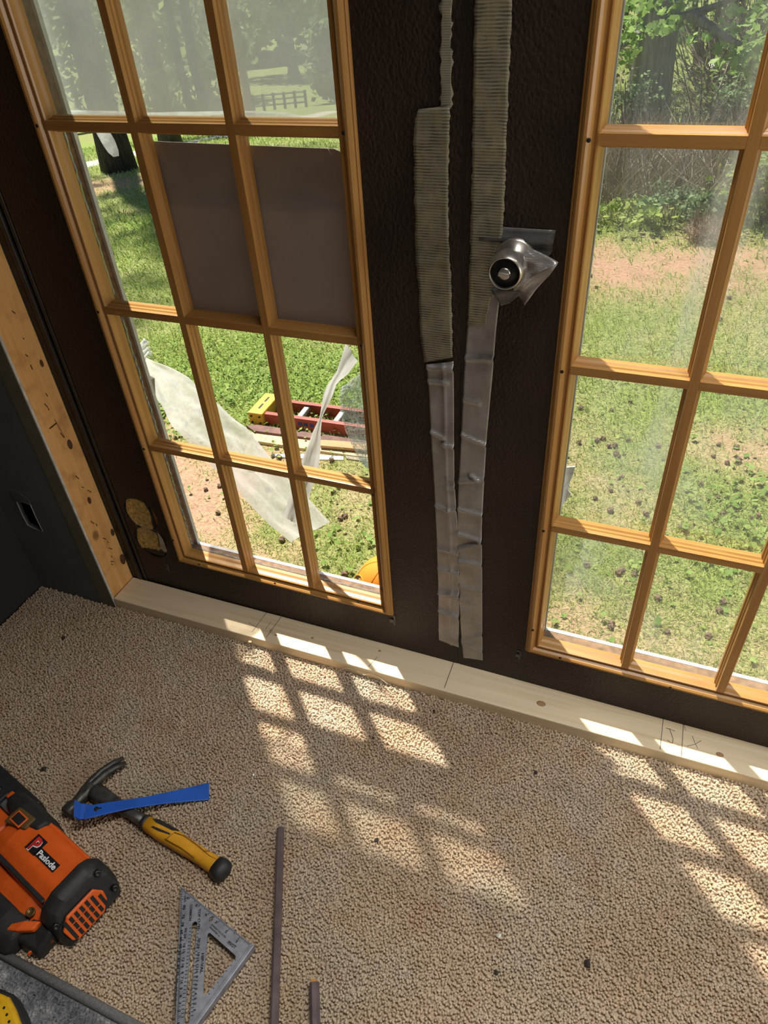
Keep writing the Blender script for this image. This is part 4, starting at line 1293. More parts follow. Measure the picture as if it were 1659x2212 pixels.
for (a, r, h, rad, n, size, cc, lb) in [
    (-15, 22, 7, 2.6, 1900, .20, MIDG, 'tall leafy shrub far left in the wood right of the doors'),
    (-9.5, 24, 8, 2.8, 2300, .20, BRG, 'tall yellow-green sapling left of the large trunk'),
    (-4.5, 26, 8, 2.8, 2300, .20, MIDG, 'tall leafy sapling far behind the large trunk'),
    (0, 25, 8, 2.6, 2300, .20, BRG, 'bright sapling far behind between both trunks'),
    (4, 26, 8, 2.8, 2300, .20, MIDG, 'dark sapling far behind the narrower trunk'),
    (8.5, 24, 8, 2.6, 1900, .20, BRG, 'bright sapling at the far right of the wood'),
    (13, 22, 7, 2.6, 1500, .20, MIDG, 'leafy sapling beyond the right edge'),
    (-7.2, 13.5, 2.8, 1.1, 1600, .095, BRG, 'fresh green shrub left of the large trunk'),
    (-1.2, 14, 2.8, 1.2, 1700, .095, BLG, 'soft green shrub between both trunks'),
    (2.4, 15, 2.6, 1.3, 1600, .095, MIDG, 'dark green shrub in front of the narrower trunk'),
    (6.5, 13, 2.6, 1.3, 1500, .095, BLG, 'bluish shrub right of the narrower trunk'),
    (-5.2, 8.7, .85, .30, 500, .045, BLG, 'small pale-leaved shrub at the foot of the large trunk'),
    (-0.4, 9.3, .9, .6, 700, .05, BLG, 'small bluish shrub right of the large trunk foot'),
    (1.6, 10.2, 1.0, .6, 700, .05, MIDG, 'small dark shrub below the narrower trunk'),
    (-8.4, 9.5, 1.0, .6, 700, .05, TAN, 'tan dried shrub left of the large trunk foot'),
    (-7.0, 6.3, .20, .35, 300, .05, BRG, 'low green weed tuft at the left edge of the thicket'),
    (-3.6, 6.35, .20, .36, 340, .055, BRG, 'low green weed tuft in front of the thicket middle'),
    (-1.4, 6.5, .30, .33, 360, .055, BLG, 'leafy weed tuft right of the thicket middle'),
    (0.9, 6.6, .26, .3, 280, .055, BLG, 'leafy weed tuft behind the twig heap'),
    (4.9, 6.6, .62, .45, 800, .05, BRG, 'bright leafy bush at the right edge of the thicket'),
    (7.5, 6.8, .8, .5, 800, .05, MIDG, 'leafy bush past the right edge of the thicket'),
]:
    shrub(lb, a, r, h, rad, n, size, *cc)

def twigs(name, label, n, a0, a1, r0, r1, h0, h1, lean, rad, mat, cat='brush', zoff=0.0):
    V = []; Fc = []
    for i in range(n):
        a = math.radians(random.uniform(a0, a1)); r = random.uniform(r0, r1)
        x, y = CAM[0]+r*math.sin(a), CAM[1]+r*math.cos(a); z = float(gz(x, y))+random.uniform(0, zoff)
        h = random.uniform(h0, h1); q = random.uniform(0, 6.28); l = abs(random.gauss(0, lean))
        p0 = Vector((x, y, z)); d = Vector((math.cos(q)*l, math.sin(q)*l, 1)).normalized()
        p1 = p0+d*h*.5; p2 = p1+(d+Vector((random.gauss(0, .35), random.gauss(0, .35), random.gauss(0, .2)))).normalized()*h*.5
        rr = rad*random.uniform(.5, 1.5)
        b0 = len(V)
        for p, w in ((p0, rr), (p1, rr*.75), (p2, rr*.3)):
            for k_ in range(3):
                t = k_*2.094; V.append(p+Vector((math.cos(t)*w, math.sin(t)*w, 0)))
        for s in (0, 3):
            for k_ in range(3):
                j = (k_+1) % 3; Fc.append((b0+s+k_, b0+s+j, b0+s+3+j, b0+s+3+k_))
    o = mesh_from(name, V, Fc, mat)
    return tag(o, label, cat, kind='stuff')
M['twig2'] = plain('grey brush stems', (0.42, 0.37, 0.32), 0.9, nscale=5, namp=0.5)
twigs('brush_thicket', 'grey tangle of dead brush stems behind the clay path', 3600, -11, 13, 6.5, 8.8, .3, .75, .6, .0045, M['twig2'], zoff=0.15)
twigs('dry_stems', 'upright dry tan stems in the thicket', 1500, -11, 13, 6.9, 9.2, .25, .65, .22, .004, plain('dry tan stems', (0.30, 0.22, 0.13), 0.9, nscale=6, namp=0.4))
twigs('twig_heap', 'low brown heap of twigs and pine straw at the clay path', 700, 0.2, 2.4, 5.95, 6.4, .06, .2, 2.5, .003, plain('brown straw', (0.30, 0.22, 0.15), 0.9), zoff=0.08)
pt = [at_r(1515, 146, 11.5), at_r(1540, 128, 11.5), at_r(1568, 128, 11.7), at_r(1575, 140, 11.7), at_r(1545, 142, 11.2), at_r(1528, 150, 11.2)]
tp = mesh_from('tarp_scrap', pt+[p+Vector((0, .25, -.03)) for p in pt], [(0, 1, 4, 5), (1, 2, 3, 4), (7, 6, 11, 10), (8, 7, 10, 9), (0, 6, 7, 1), (1, 7, 8, 2), (2, 8, 9, 3), (3, 9, 10, 4), (4, 10, 11, 5), (5, 11, 6, 0)],
               plain('pale tarp', (0.7, 0.7, 0.7), 0.6))
tag(tp, 'pale tarp scrap lying on the brush between both trunks', 'tarp')
twigs('brush_heap', 'dark heap of cut brush below the pale tarp scrap', 900, 0.0, 3.0, 10.6, 12.2, .5, 1.6, 1.2, .012, M['twig'])

# ================================================================== THINGS JUST OUTSIDE THE DOORS
def loft(name, A_, B_, n, material, parent=None, ripple=0.0, freq=3.0, seg=40, thick=0.0, seed=0.0):
    """sheet between two edge curves (lists of points), with folds running along it"""
    def resample(P, m):
        P = [Vector(p) for p in P]; cum = [0]
        for a, b in zip(P[:-1], P[1:]): cum.append(cum[-1]+(b-a).length)
        out = []
        for k in range(m+1):
            s = cum[-1]*k/m
            i = max(j for j in range(len(P)-1) if cum[j] <= s+1e-9)
            t = (s-cum[i])/max(1e-9, cum[i+1]-cum[i]); out.append(P[i].lerp(P[i+1], t))
        return out
    a, b = resample(A_, seg), resample(B_, seg)
    V = []
    for i in range(seg+1):
        for k in range(n+1):
            w = k/n; q = a[i].lerp(b[i], w)
            wid = (b[i]-a[i]).length
            h = ripple*wid*(math.sin(w*math.pi*2*freq+0.8*mnoise.noise((i*0.12, seed, 0))*3)+mnoise.noise((w*9, i*0.14, seed)))
            h += 0.2*ripple*wid*mnoise.noise((w*30, i*0.7, seed+5))
            V.append((q.x, q.y+h, q.z))
    m = n+1
    Fc = [(i*m+k, i*m+k+1, (i+1)*m+k+1, (i+1)*m+k) for i in range(seg) for k in range(n)]
    o = mesh_from(name, V, Fc, material, parent, True)
    if thick:
        md = o.modifiers.new('thickness', 'SOLIDIFY'); md.thickness = thick
    return o

def ys(lst, y0, y1):
    n = len(lst)-1
    return [D(p[0], p[1], y0+(y1-y0)*i/n) for i, p in enumerate(lst)]
T = Th('plastic_sheet', 'knotted milky plastic sheet blowing outside the left door', 'plastic sheet', tuple(D(304, 756, 0.07)))
T.add(loft('sheet', ys([(312, 770), (330, 780), (372, 796), (408, 815), (440, 845), (466, 869), (513, 909), (553, 948), (592, 995), (631, 1046), (670, 1081), (713, 1128)], 0.075, 0.33),
           ys([(302, 775), (314, 815), (330, 855), (357, 890), (378, 925), (419, 965), (474, 1018), (513, 1057), (553, 1101), (585, 1135), (610, 1155), (630, 1171)], 0.075, 0.30),
           30, M['plastic'], None, 0.035, 2.6, 60))
T.add(loft('knot', ys([(292, 752), (300, 748), (312, 742), (318, 738)], 0.07, 0.07), ys([(300, 790), (312, 782), (322, 766), (330, 772)], 0.078, 0.072), 14, M['plastic'], None, 0.16, 3, 18, seed=3))
T.add(tube('tail', [D(302, 756, .07), D(306, 744, .068), D(314, 736, .07), D(310, 732, .072)], [0.006, 0.004, 0.005, 0.002], M['hem'], None, 6))

def z3(x, y): return (200+x/2.552, 650+y/2.552)
rb = loft('tape_ribbon', ys([z3(1395, 235), z3(1345, 390), z3(1290, 470), z3(1272, 520), z3(1252, 640), z3(1215, 720), z3(1182, 810), z3(1140, 910), z3(1100, 1030), z3(1072, 1120), z3(1048, 1195)], 0.05, 0.12),
          ys([z3(1462, 330), z3(1410, 400), z3(1345, 455), z3(1325, 520), z3(1265, 640), z3(1258, 720), z3(1258, 810), z3(1242, 940), z3(1208, 1040), z3(1185, 1120), z3(1130, 1225)], 0.055, 0.11),
          10, M['ribbon'], None, 0.05, 1.0, 50)
tag(rb, 'twisted grey woven tape dangling outside the left door', 'tape')

fm_ = loft('plastic_film', [Vector((-0.01, 0.064, 1.93)), Vector((-0.01, 0.064, 1.50)), Vector((-0.01, 0.066, 1.190))], [Vector((0.575, 0.064, 1.93)), Vector((0.575, 0.064, 1.50)), Vector((0.575, 0.066, 1.190))],
           24, M['film'], None, 0.004, 2, 40)
Tf = Th('plastic_cover', 'cloudy plastic film covering the upper panes of the left door outside', 'plastic film', (0.28, 0.064, 1.2))
Tf.add(fm_)
Tf.add(loft('hem', ys([(150, 238), (260, 240), (320, 243), (480, 240), (560, 240), (620, 243), (660, 252), (706, 262)], 0.067, 0.067), ys([(160, 256), (260, 258), (320, 260), (480, 262), (560, 264), (620, 268), (660, 268), (704, 266)], 0.075, 0.07),
           8, M['hem'], None, 0.05, 1.2, 40))
Tf.add(mesh_from('torn_tongue', ys([(207, 286), (238, 286), (248, 303), (256, 325), (257, 337), (245, 339), (234, 330), (224, 316)], .075, .078), [(0, 1, 2, 7), (7, 2, 3, 6), (6, 3, 4, 5)], M['hem'], None, True))

# grey sheet wedged behind the bars in the second row
pa = [(0.150, 1.140), (0.152, 1.152), (0.160, 1.160), (0.172, 1.164), (0.530, 1.160), (0.545, 1.155), (0.549, 1.145), (0.549, 0.852), (0.150, 0.852)]
m, nt, b = new_mat('grey translucent board')
nt.nodes.remove(b)
di = N(nt, 'ShaderNodeBsdfDiffuse'); tl = N(nt, 'ShaderNodeBsdfTranslucent'); mx = N(nt, 'ShaderNodeMixShader')
cc = ramp(nt, noise_n(nt, coords(nt), 8, 4), [(0.3, (0.42, 0.40, 0.38)), (0.7, (0.54, 0.51, 0.48))])
lk(nt, cc, di.inputs[0]); tl.inputs[0].default_value = (0.30, 0.22, 0.19, 1); mx.inputs[0].default_value = 0.4
lk(nt, di.outputs[0], mx.inputs[1]); lk(nt, tl.outputs[0], mx.inputs[2]); lk(nt, mx.outputs[0], nt.nodes['Material Output'].inputs[0])
M['panel'] = m
pn = prism('patch_panel', pa, Matrix(((1, 0, 0, 0), (0, 0, 1, 0.0300), (0, 1, 0, 0), (0, 0, 0, 1))), 0.002, M['panel'])
tag(pn, 'grey rounded panel covering two panes of the left door', 'panel')
sc_ = tube('panel_scratch', [D(707, 318, .0298), D(716, 335, .0298), D(721, 360, .0298), D(723, 385, .0298)], 0.0006, M['hem'], pn, 5)

M['crackw'] = sheer('white crack lines', (0.95, 0.98, 1.0), 0.92, 0.0, 0.2, 40, gloss=0.1, var=(.9, 1.05), col=(0.95, 0.97, 1.0))
# crazed safety glass hanging at the right side of the left door
def crazed():
    Lc = ys([(737, 838), (733, 856), (736, 885), (740, 910), (750, 935), (760, 960), (772, 985), (790, 1010)], 0.075, 0.055)
    Rc = ys([(785, 800), (789, 830), (792, 870), (795, 900), (798, 930), (801, 960), (803, 985), (805, 1018)], 0.045, 0.045)
    V = []; Fc = []
    rows, n = 34, 9
    def pt(i, k):
        t = min(max(i, 0), rows)/rows*(len(Lc)-1); j = min(int(t), len(Lc)-2); a = Lc[j].lerp(Lc[j+1], t-j); b_ = Rc[j].lerp(Rc[j+1], t-j)
        return a.lerp(b_, min(max(k, 0), n)/n)
    J = {}
    def jp(i, k):
        if (i, k) not in J:
            q = pt(i+random.uniform(-.45, .45), k+random.uniform(-.4, .4)); J[(i, k)] = q+Vector((0, random.uniform(-.002, .002), 0))
        return J[(i, k)]
    for i in range(rows):
        for k in range(n):
            o_ = 0.0
            q = [jp(i, k), jp(i, k+1), jp(i+1, k+1), jp(i+1, k)]
            c = sum(q, Vector())/4; ii = len(V)
            V += [c+(p-c)*0.82 for p in q]+[c+(p-c)*0.82+Vector((0, .0035, 0)) for p in q]
            Fc += [tuple(ii+x for x in f_) for f_ in ((0, 1, 2, 3), (7, 6, 5, 4), (0, 4, 5, 1), (1, 5, 6, 2), (2, 6, 7, 3), (3, 7, 4, 0))]
    o = mesh_from('shattered_glass', V, Fc, M['shatter'])
    LV = []; LF = []
    def line(a, b_):
        if random.random() < 0.12: return
        d_ = (b_-a); n_ = Vector((-d_.z, 0, d_.x)).normalized()*random.uniform(.0003, .0011); i_ = len(LV)
        LV.extend([a-n_+Vector((0, -.001, 0)), a+n_+Vector((0, -.001, 0)), b_+n_*.5+Vector((0, -.001, 0)), b_-n_*.5+Vector((0, -.001, 0))]); LF.append((i_, i_+1, i_+2, i_+3))
    for i in range(rows):
        for k in range(n):
            line(jp(i, k), jp(i, k+1)); line(jp(i, k), jp(i+1, k))
    cr_ = mesh_from('crack_lines', LV, LF, M['crackw'], o); cr_['kind'] = 'stuff'
    return tag(o, 'crazed sheet of shattered safety glass hanging at the side of the left door', 'glass')
crazed()

sp_ = [D(*p, 0.064) for p in [(1219, 1010), (1241, 1011), (1238, 1026), (1230, 1044), (1226, 1058), (1233, 1070), (1220, 1084), (1213, 1098), (1206, 1106), (1206, 1070), (1213, 1040)]]
ps = mesh_from('paper_scrap', [p+Vector((0, 0.004*(i % 2), 0)) for i, p in enumerate(sp_)]+[p+Vector((0, 0.003+0.004*(i % 2), 0)) for i, p in enumerate(sp_)],
               [(0, 1, 2, 3, 10), (3, 4, 9, 10), (4, 5, 6, 9), (6, 7, 8, 9)]+[(i, i+11, (i+1) % 11+11, (i+1) % 11) for i in range(11)], plain('torn white paper', (0.7, 0.72, 0.72), 0.7))
tag(ps, 'torn white scrap clinging outside the right door', 'scrap')
q_ = [D(*p, 0.085) for p in [(310, 818), (322, 824), (325, 868), (318, 882), (312, 870)]]
bm = bmesh.new()
va = [bm.verts.new(p) for p in q_]; vb = [bm.verts.new(p+Vector((0.003, 0.018, 0))) for p in q_]
bm.faces.new(va); bm.faces.new(vb[::-1])
for i in range(5): bm.faces.new((va[i], vb[i], vb[(i+1) % 5], va[(i+1) % 5]))
tag(bm_obj('latch_keeper', bm, plain('weathered grey metal', (0.20, 0.18, 0.15), 0.6, 0.2), bevel=0.001), 'small weathered latch piece under the plastic knot', 'latch')

# ------------------------------------------------------------------ step ladder and boards on the ground
def ladder():
    zb = -0.515
    n0 = F(562, 917, zb); n1 = F(770, 947, zb)
    e = (n1-n0).normalized(); f = Vector((-e.y, e.x, 0)); up_ = Vector((0, 0, 1))
    T = Th('step_ladder', 'red step ladder with yellow top lying on the lawn', 'ladder', tuple(n0))
    M['red'] = plain('faded red fibreglass', (0.42, 0.075, 0.055), 0.55, nscale=12, namp=0.3)
    M['yellow_cap'] = plain('yellow plastic cap', (0.75, 0.42, 0.05), 0.5, nscale=20, namp=0.15)
    M['alu'] = plain('aluminium', (0.62, 0.64, 0.65), 0.35, 0.7)
    R_ = Matrix((e, f, up_)).transposed()
    def bx(name, c, s, mat, sub=None, bev=0.003):
        bm = bmesh.new(); box_bm(bm, n0+e*c[0]+f*c[1]+up_*c[2], s, R_)
        return T.add(bm_obj(name, bm, mat, None, bevel=bev), sub)
    Lr = 1.25
    for yy in (0.012, 0.17):
        r_ = bx('rail', (Lr/2, yy, 0.032), (Lr, 0.006, 0.064), M['red'])
        s = 1 if yy < 0.1 else -1
        bx('flange', (Lr/2, yy+s*0.012, 0.061), (Lr, 0.024, 0.006), M['red'], r_); bx('flange', (Lr/2, yy+s*0.012, 0.003), (Lr, 0.024, 0.006), M['red'], r_)
    def along(px, py, z): return (F(px, py, zb+z)-n0).dot(e)
    for px, py in ((649, 896), (727, 906)):
        a = along(px, py, 0.05)
        st_ = bx('step', (a, 0.091, 0.048), (0.028, 0.15, 0.005), M['alu'])
        bx('step_lip', (a+0.013, 0.091, 0.038), (0.004, 0.15, 0.022), M['alu'], st_)
    a3 = along(649, 896, 0.05); d3 = along(727, 906, 0.05)-a3
    bx('step', (a3+2*d3, 0.091, 0.048), (0.028, 0.15, 0.005), M['alu']); bx('step', (a3+3*d3, 0.091, 0.048), (0.028, 0.15, 0.005), M['alu'])
    cp = bx('top_cap', (-0.012, 0.091, 0.037), (0.085, 0.205, 0.074), M['yellow_cap'], None, 0.006)
    for (aa, zz) in ((-0.035, 0.018), (0.012, 0.018), (-0.035, 0.055), (0.012, 0.055)):
        c = n0+e*aa+f*(-0.0125)+up_*zz
        T.add(lathe('bolt', [(0.006, 0), (0.006, 0.004), (0.003, 0.005)], Matrix.Translation(c) @ f.to_track_quat('-Z', 'Y').to_matrix().to_4x4(), M['screw'], None, 10), cp)
    bx('tool_slot', (-0.012, 0.06, 0.0735), (0.012, 0.05, 0.003), M['screw'], cp); bx('tool_slot', (-0.012, 0.13, 0.0735), (0.012, 0.05, 0.003), M['screw'], cp)
    M['stencil'] = plain('blue print', (0.05, 0.06, 0.30), 0.6)
    for px in (640, 654, 668):
        a = along(px, 925, 0.035)
        bx('printed_mark', (a, 0.0085, 0.033), (0.022, 0.0015, 0.02), M['stencil'], None, 0)
ladder()

def slab_px(name, label, cat, px, z, th, mat, group=None):
    P_ = [F(p[0], p[1], z) for p in px]
    bm = bmesh.new()
    va = [bm.verts.new(p) for p in P_]; vb = [bm.verts.new(p-Vector((0, 0, th))) for p in P_]
    bm.faces.new(va); bm.faces.new(vb[::-1])
    for i in range(len(P_)):
        j = (i+1) % len(P_); bm.faces.new((va[i], vb[i], vb[j], va[j]))
    bmesh.ops.recalc_face_normals(bm, faces=bm.faces)
    return tag(bm_obj(name, bm, mat, bevel=0.002), label, cat, group)
Mp = wood('pale outdoor board', (0.55, 0.40, 0.22), (0.74, 0.58, 0.36), 0, 0.8, 50, 0.06)
Mt = wood('tan outdoor board', (0.42, 0.24, 0.12), (0.55, 0.34, 0.18), 0, 0.8, 50, 0.06)
slab_px('plank', 'dark brown plank lying along the front of the step ladder', 'plank', [(531, 918), (556, 917), (800, 953), (800, 962), (547, 930)], -0.487, 0.03, plain('brown stained plank', (0.14, 0.06, 0.045), 0.6, nscale=30, namp=0.4))
slab_px('plank', 'long pale plank on the lawn under the dangling tape', 'plank', [(540, 932), (620, 942), (700, 954), (810, 972), (810, 990), (755, 983), (640, 966), (552, 952)], -0.500, 0.018, Mp)
slab_px('plank', 'tan plank end lying over the long pale plank', 'plank', [(690, 949), (760, 954), (830, 962), (830, 976), (757, 968), (692, 962)], -0.478, 0.015, Mt)
slab_px('trim_strip', 'thin white strip of trim nearest the door among the boards', 'strip', [(584, 980), (650, 980), (742, 985), (742, 993), (690, 992), (600, 986)], -0.506, 0.012, M['white_dirty'])
slab_px('plank', 'short grey board end right of the white strip', 'plank', [(745, 982), (800, 990), (800, 998), (748, 990)], -0.505, 0.012, plain('grey board', (0.30, 0.26, 0.21), 0.9))

def cap_hat():
    c = ghit(826, 1262); c.z = float(gz(c.x, c.y))
    T = Th('baseball_cap', 'bright orange cap lying on the ground below the left door', 'cap', tuple(c))
    mo = plain('orange cap fabric', (0.90, 0.27, 0.02), 0.75, nscale=300, namp=0.12)
    R_ = 0.098
    prof = [(R_*math.cos(t)*(1 if t < 1.2 else 1), 0.12*math.sin(t)) for t in np.linspace(0.0, 1.55, 12)]
    tilt = Matrix.Translation(c) @ Matrix.Rotation(math.radians(14), 4, 'Y')
    cr = T.add(lathe('crown', prof, tilt, mo, None, 36))
    d = Vector((-0.75, -0.66, 0)).normalized()
    for k in range(6):
        q = k*math.pi/3+0.2
        pts = [tilt @ Vector((math.cos(q)*r_*1.004, math.sin(q)*r_*1.004, z*1.004)) for r_, z in prof]
        T.add(tube('seam', pts, 0.0012, plain('cap seam', (0.65, 0.16, 0.01), 0.8), None, 5), cr)
    T.add(lathe('button', [(0.008, 0.118), (0.008, 0.123), (0.003, 0.126)], tilt, mo, None, 12), cr)
    # half-moon opening and strap at the back
    arc = [tilt @ (Vector((d.x, d.y, 0)).normalized()*(R_*1.006*math.cos(0.02+0.42*math.sin(a)))+Vector((-d.y, d.x, 0))*0.042*math.cos(a)*0.98+Vector((0, 0, 0.005+0.045*math.sin(a)))) for a in np.linspace(0, math.pi, 14)]
    cen = sum(arc, Vector())/14
    T.add(mesh_from('back_opening', arc+[cen-Vector((d.x, d.y, 0))*0.004], [(i, i+1, 14) for i in range(13)], plain('cap lining', (0.16, 0.17, 0.20), 0.8)), cr)
    T.add(tube('opening_trim', arc, 0.003, mo, None, 6), cr)
    bp = []
    for a in np.linspace(-1.0, 1.0, 12):
        bp.append(a)
    e = -d
    V = []
    for a in bp:
        dr = Vector((e.x*math.cos(a)-e.y*math.sin(a), e.x*math.sin(a)+e.y*math.cos(a), 0))
        V += [c+dr*R_*0.98+Vector((0, 0, .006)), c+dr*(R_+0.07*math.cos(a*1.2))+Vector((0, 0, .004))]
    br = T.add(mesh_from('brim', V, [(2*i, 2*i+2, 2*i+3, 2*i+1) for i in range(11)], mo))
    md = br.modifiers.new('t', 'SOLIDIFY'); md.thickness = 0.003
cap_hat()

# ================================================================== TOOLS ON THE CARPET
M['rubber'] = plain('black rubber', (0.018, 0.018, 0.018), 0.55, nscale=80, namp=0.3)
M['steel_dark'] = plain('worn dark steel', (0.075, 0.068, 0.06), 0.45, 0.5, nscale=70, namp=0.6)
M['grip_yellow'] = plain('yellow rubber grip', (0.72, 0.34, 0.015), 0.5, nscale=30, namp=0.12)
M['orange'] = plain('orange tool plastic', (0.75, 0.115, 0.012), 0.42, nscale=30, namp=0.08)
M['blue'] = plain('blue enamel', (0.018, 0.11, 0.52), 0.38, 0.1, nscale=20, namp=0.15)

def oval_loft(name, secs, material, parent=None, n=18):
    """secs: (centre, axis_a half vector, axis_b half vector)"""
    V = []; Fc = []
    for c, a, b_ in secs:
        for k in range(n):
            q = 2*math.pi*k/n
            cq, sq = math.cos(q), math.sin(q)
            # superellipse for a boxier section
            cq = math.copysign(abs(cq)**0.75, cq); sq = math.copysign(abs(sq)**0.75, sq)
            V.append(Vector(c)+Vector(a)*cq+Vector(b_)*sq)
    for i in range(len(secs)-1):
        for k in range(n):
            Fc.append((i*n+k, i*n+(k+1) % n, (i+1)*n+(k+1) % n, (i+1)*n+k))
    Fc.append(tuple(range(n))[::-1]); Fc.append(tuple(range((len(secs)-1)*n, len(secs)*n)))
    o = mesh_from(name, V, Fc, material, parent, True); fix_normals(o)
    return o

def hammer():
    T = Th('claw_hammer', 'claw hammer with yellow and black grip under the blue pry bar', 'hammer', tuple(F(300, 1770, 0.0)))
    Z = Vector((0, 0, 1))
    f0, f1 = F(146, 1756, .024), F(196, 1700, .026)
    ax = (f1-f0).normalized(); pe = ax.cross(Z).normalized()
    T.add(oval_loft('poll', [(f0-ax*.004, pe*.0125, Z*.0125), (f0, pe*.0150, Z*.0150), (f0+ax*.016, pe*.0150, Z*.0150), (f0+ax*.022, pe*.0115, Z*.0115), (f0+ax*.036, pe*.0115, Z*.0120), (f0+ax*.05, pe*.0150, Z*.0130), (f1+ax*.004, pe*.0150, Z*.0130)], M['steel_dark']))
    # claw: two curved prongs
    cl = [F(186, 1710, .026), F(203, 1690, .028), F(224, 1670, .028), F(247, 1653, .026), F(270, 1642, .022)]
    for s, w in ((-1, 1), (1, 1)):
        secs = []
        for i, c in enumerate(cl):
            t = (cl[min(i+1, 4)]-cl[max(i-1, 0)]).normalized(); p = t.cross(Z).normalized()
            off = [0.0040, 0.0055, 0.0065, 0.0072, 0.0080][i]; hw = [0.0090, 0.0085, 0.0068, 0.0060, 0.0052][i]; hh = [0.012, 0.011, 0.009, 0.006, 0.0022][i]
            secs.append((c+p*off*s, p*hw, Z*hh))
        T.add(oval_loft('claw_prong', secs, M['steel_dark'], None, 12))
    h0, h1 = F(196, 1704, .024), F(322, 1782, .021)
    hx = (h1-h0).normalized(); hp = hx.cross(Z).normalized()
    T.add(oval_loft('neck', [(h0, hp*.017, Z*.013), (h0+(h1-h0)*.18, hp*.0185, Z*.0125), (h0+(h1-h0)*.38, hp*.0150, Z*.0105), (h0+(h1-h0)*.7, hp*.0105, Z*.009), (h1, hp*.0125, Z*.0115)], M['steel_dark']))
    g = [F(314, 1776, .021), F(345, 1795, .021), F(390, 1822, .021), F(430, 1847, .021), F(462, 1868, .022), F(478, 1880, .023)]
    wd = [.0140, .0165, .0165, .0150, .0165, .0185]; ht = [.013, .015, .0155, .0145, .0155, .017]
    secs = []
    for i, c in enumerate(g):
        t = (g[min(i+1, 5)]-g[max(i-1, 0)]).normalized(); p = t.cross(Z).normalized(); secs.append((c, p*wd[i], Z*ht[i]))
    gr = T.add(oval_loft('grip', secs, M['grip_yellow'], None, 22))
    t = (g[5]-g[4]).normalized(); p = t.cross(Z).normalized()
    T.add(oval_loft('end_cap', [(g[5]-t*.014, p*.0195, Z*.0178), (g[5]-t*.002, p*.0215, Z*.0190), (g[5]+t*.008, p*.0205, Z*.0180), (g[5]+t*.013, p*.014, Z*.0125)], M['rubber'], None, 22))
    t = (g[1]-g[0]).normalized(); p = t.cross(Z).normalized()
    T.add(oval_loft('collar', [(g[0]-t*.006, p*.0125, Z*.0115), (g[0], p*.0152, Z*.0142), (g[0]+t*.006, p*.0158, Z*.0148)], M['rubber'], None, 20))
    # black inlays and grooves on the grip
    def strip(px, z, th, mat, name):
        P_ = [F(a, b, z) for a, b in px]
        bm = bmesh.new(); va = [bm.verts.new(q) for q in P_]; bm.faces.new(va)
        r = bmesh.ops.extrude_face_region(bm, geom=bm.faces[:]); bmesh.ops.translate(bm, verts=[v for v in r['geom'] if isinstance(v, bmesh.types.BMVert)], vec=(0, 0, -th))
        bmesh.ops.recalc_face_normals(bm, faces=bm.faces)
        return T.add(bm_obj(name, bm, mat), gr)
    strip([(330, 1768), (345, 1770), (376, 1787), (386, 1792), (372, 1794), (336, 1776)], .0355, .006, M['rubber'], 'grip_inlay')
    strip([(326, 1786), (331, 1784), (368, 1800), (366, 1803), (340, 1794)], .0368, .004, M['rubber'], 'grip_inlay')
    for ln in ([(376, 1798), (400, 1806), (430, 1828), (452, 1848), (470, 1858)], [(360, 1812), (374, 1800)], [(356, 1812), (392, 1832), (420, 1852)], [(438, 1838), (452, 1838)]):
        T.add(tube('grip_groove', [F(a, b, .0368) for a, b in ln], 0.0008, plain('grip groove', (0.30, 0.13, 0.01), 0.7), None, 5), gr)
hammer()

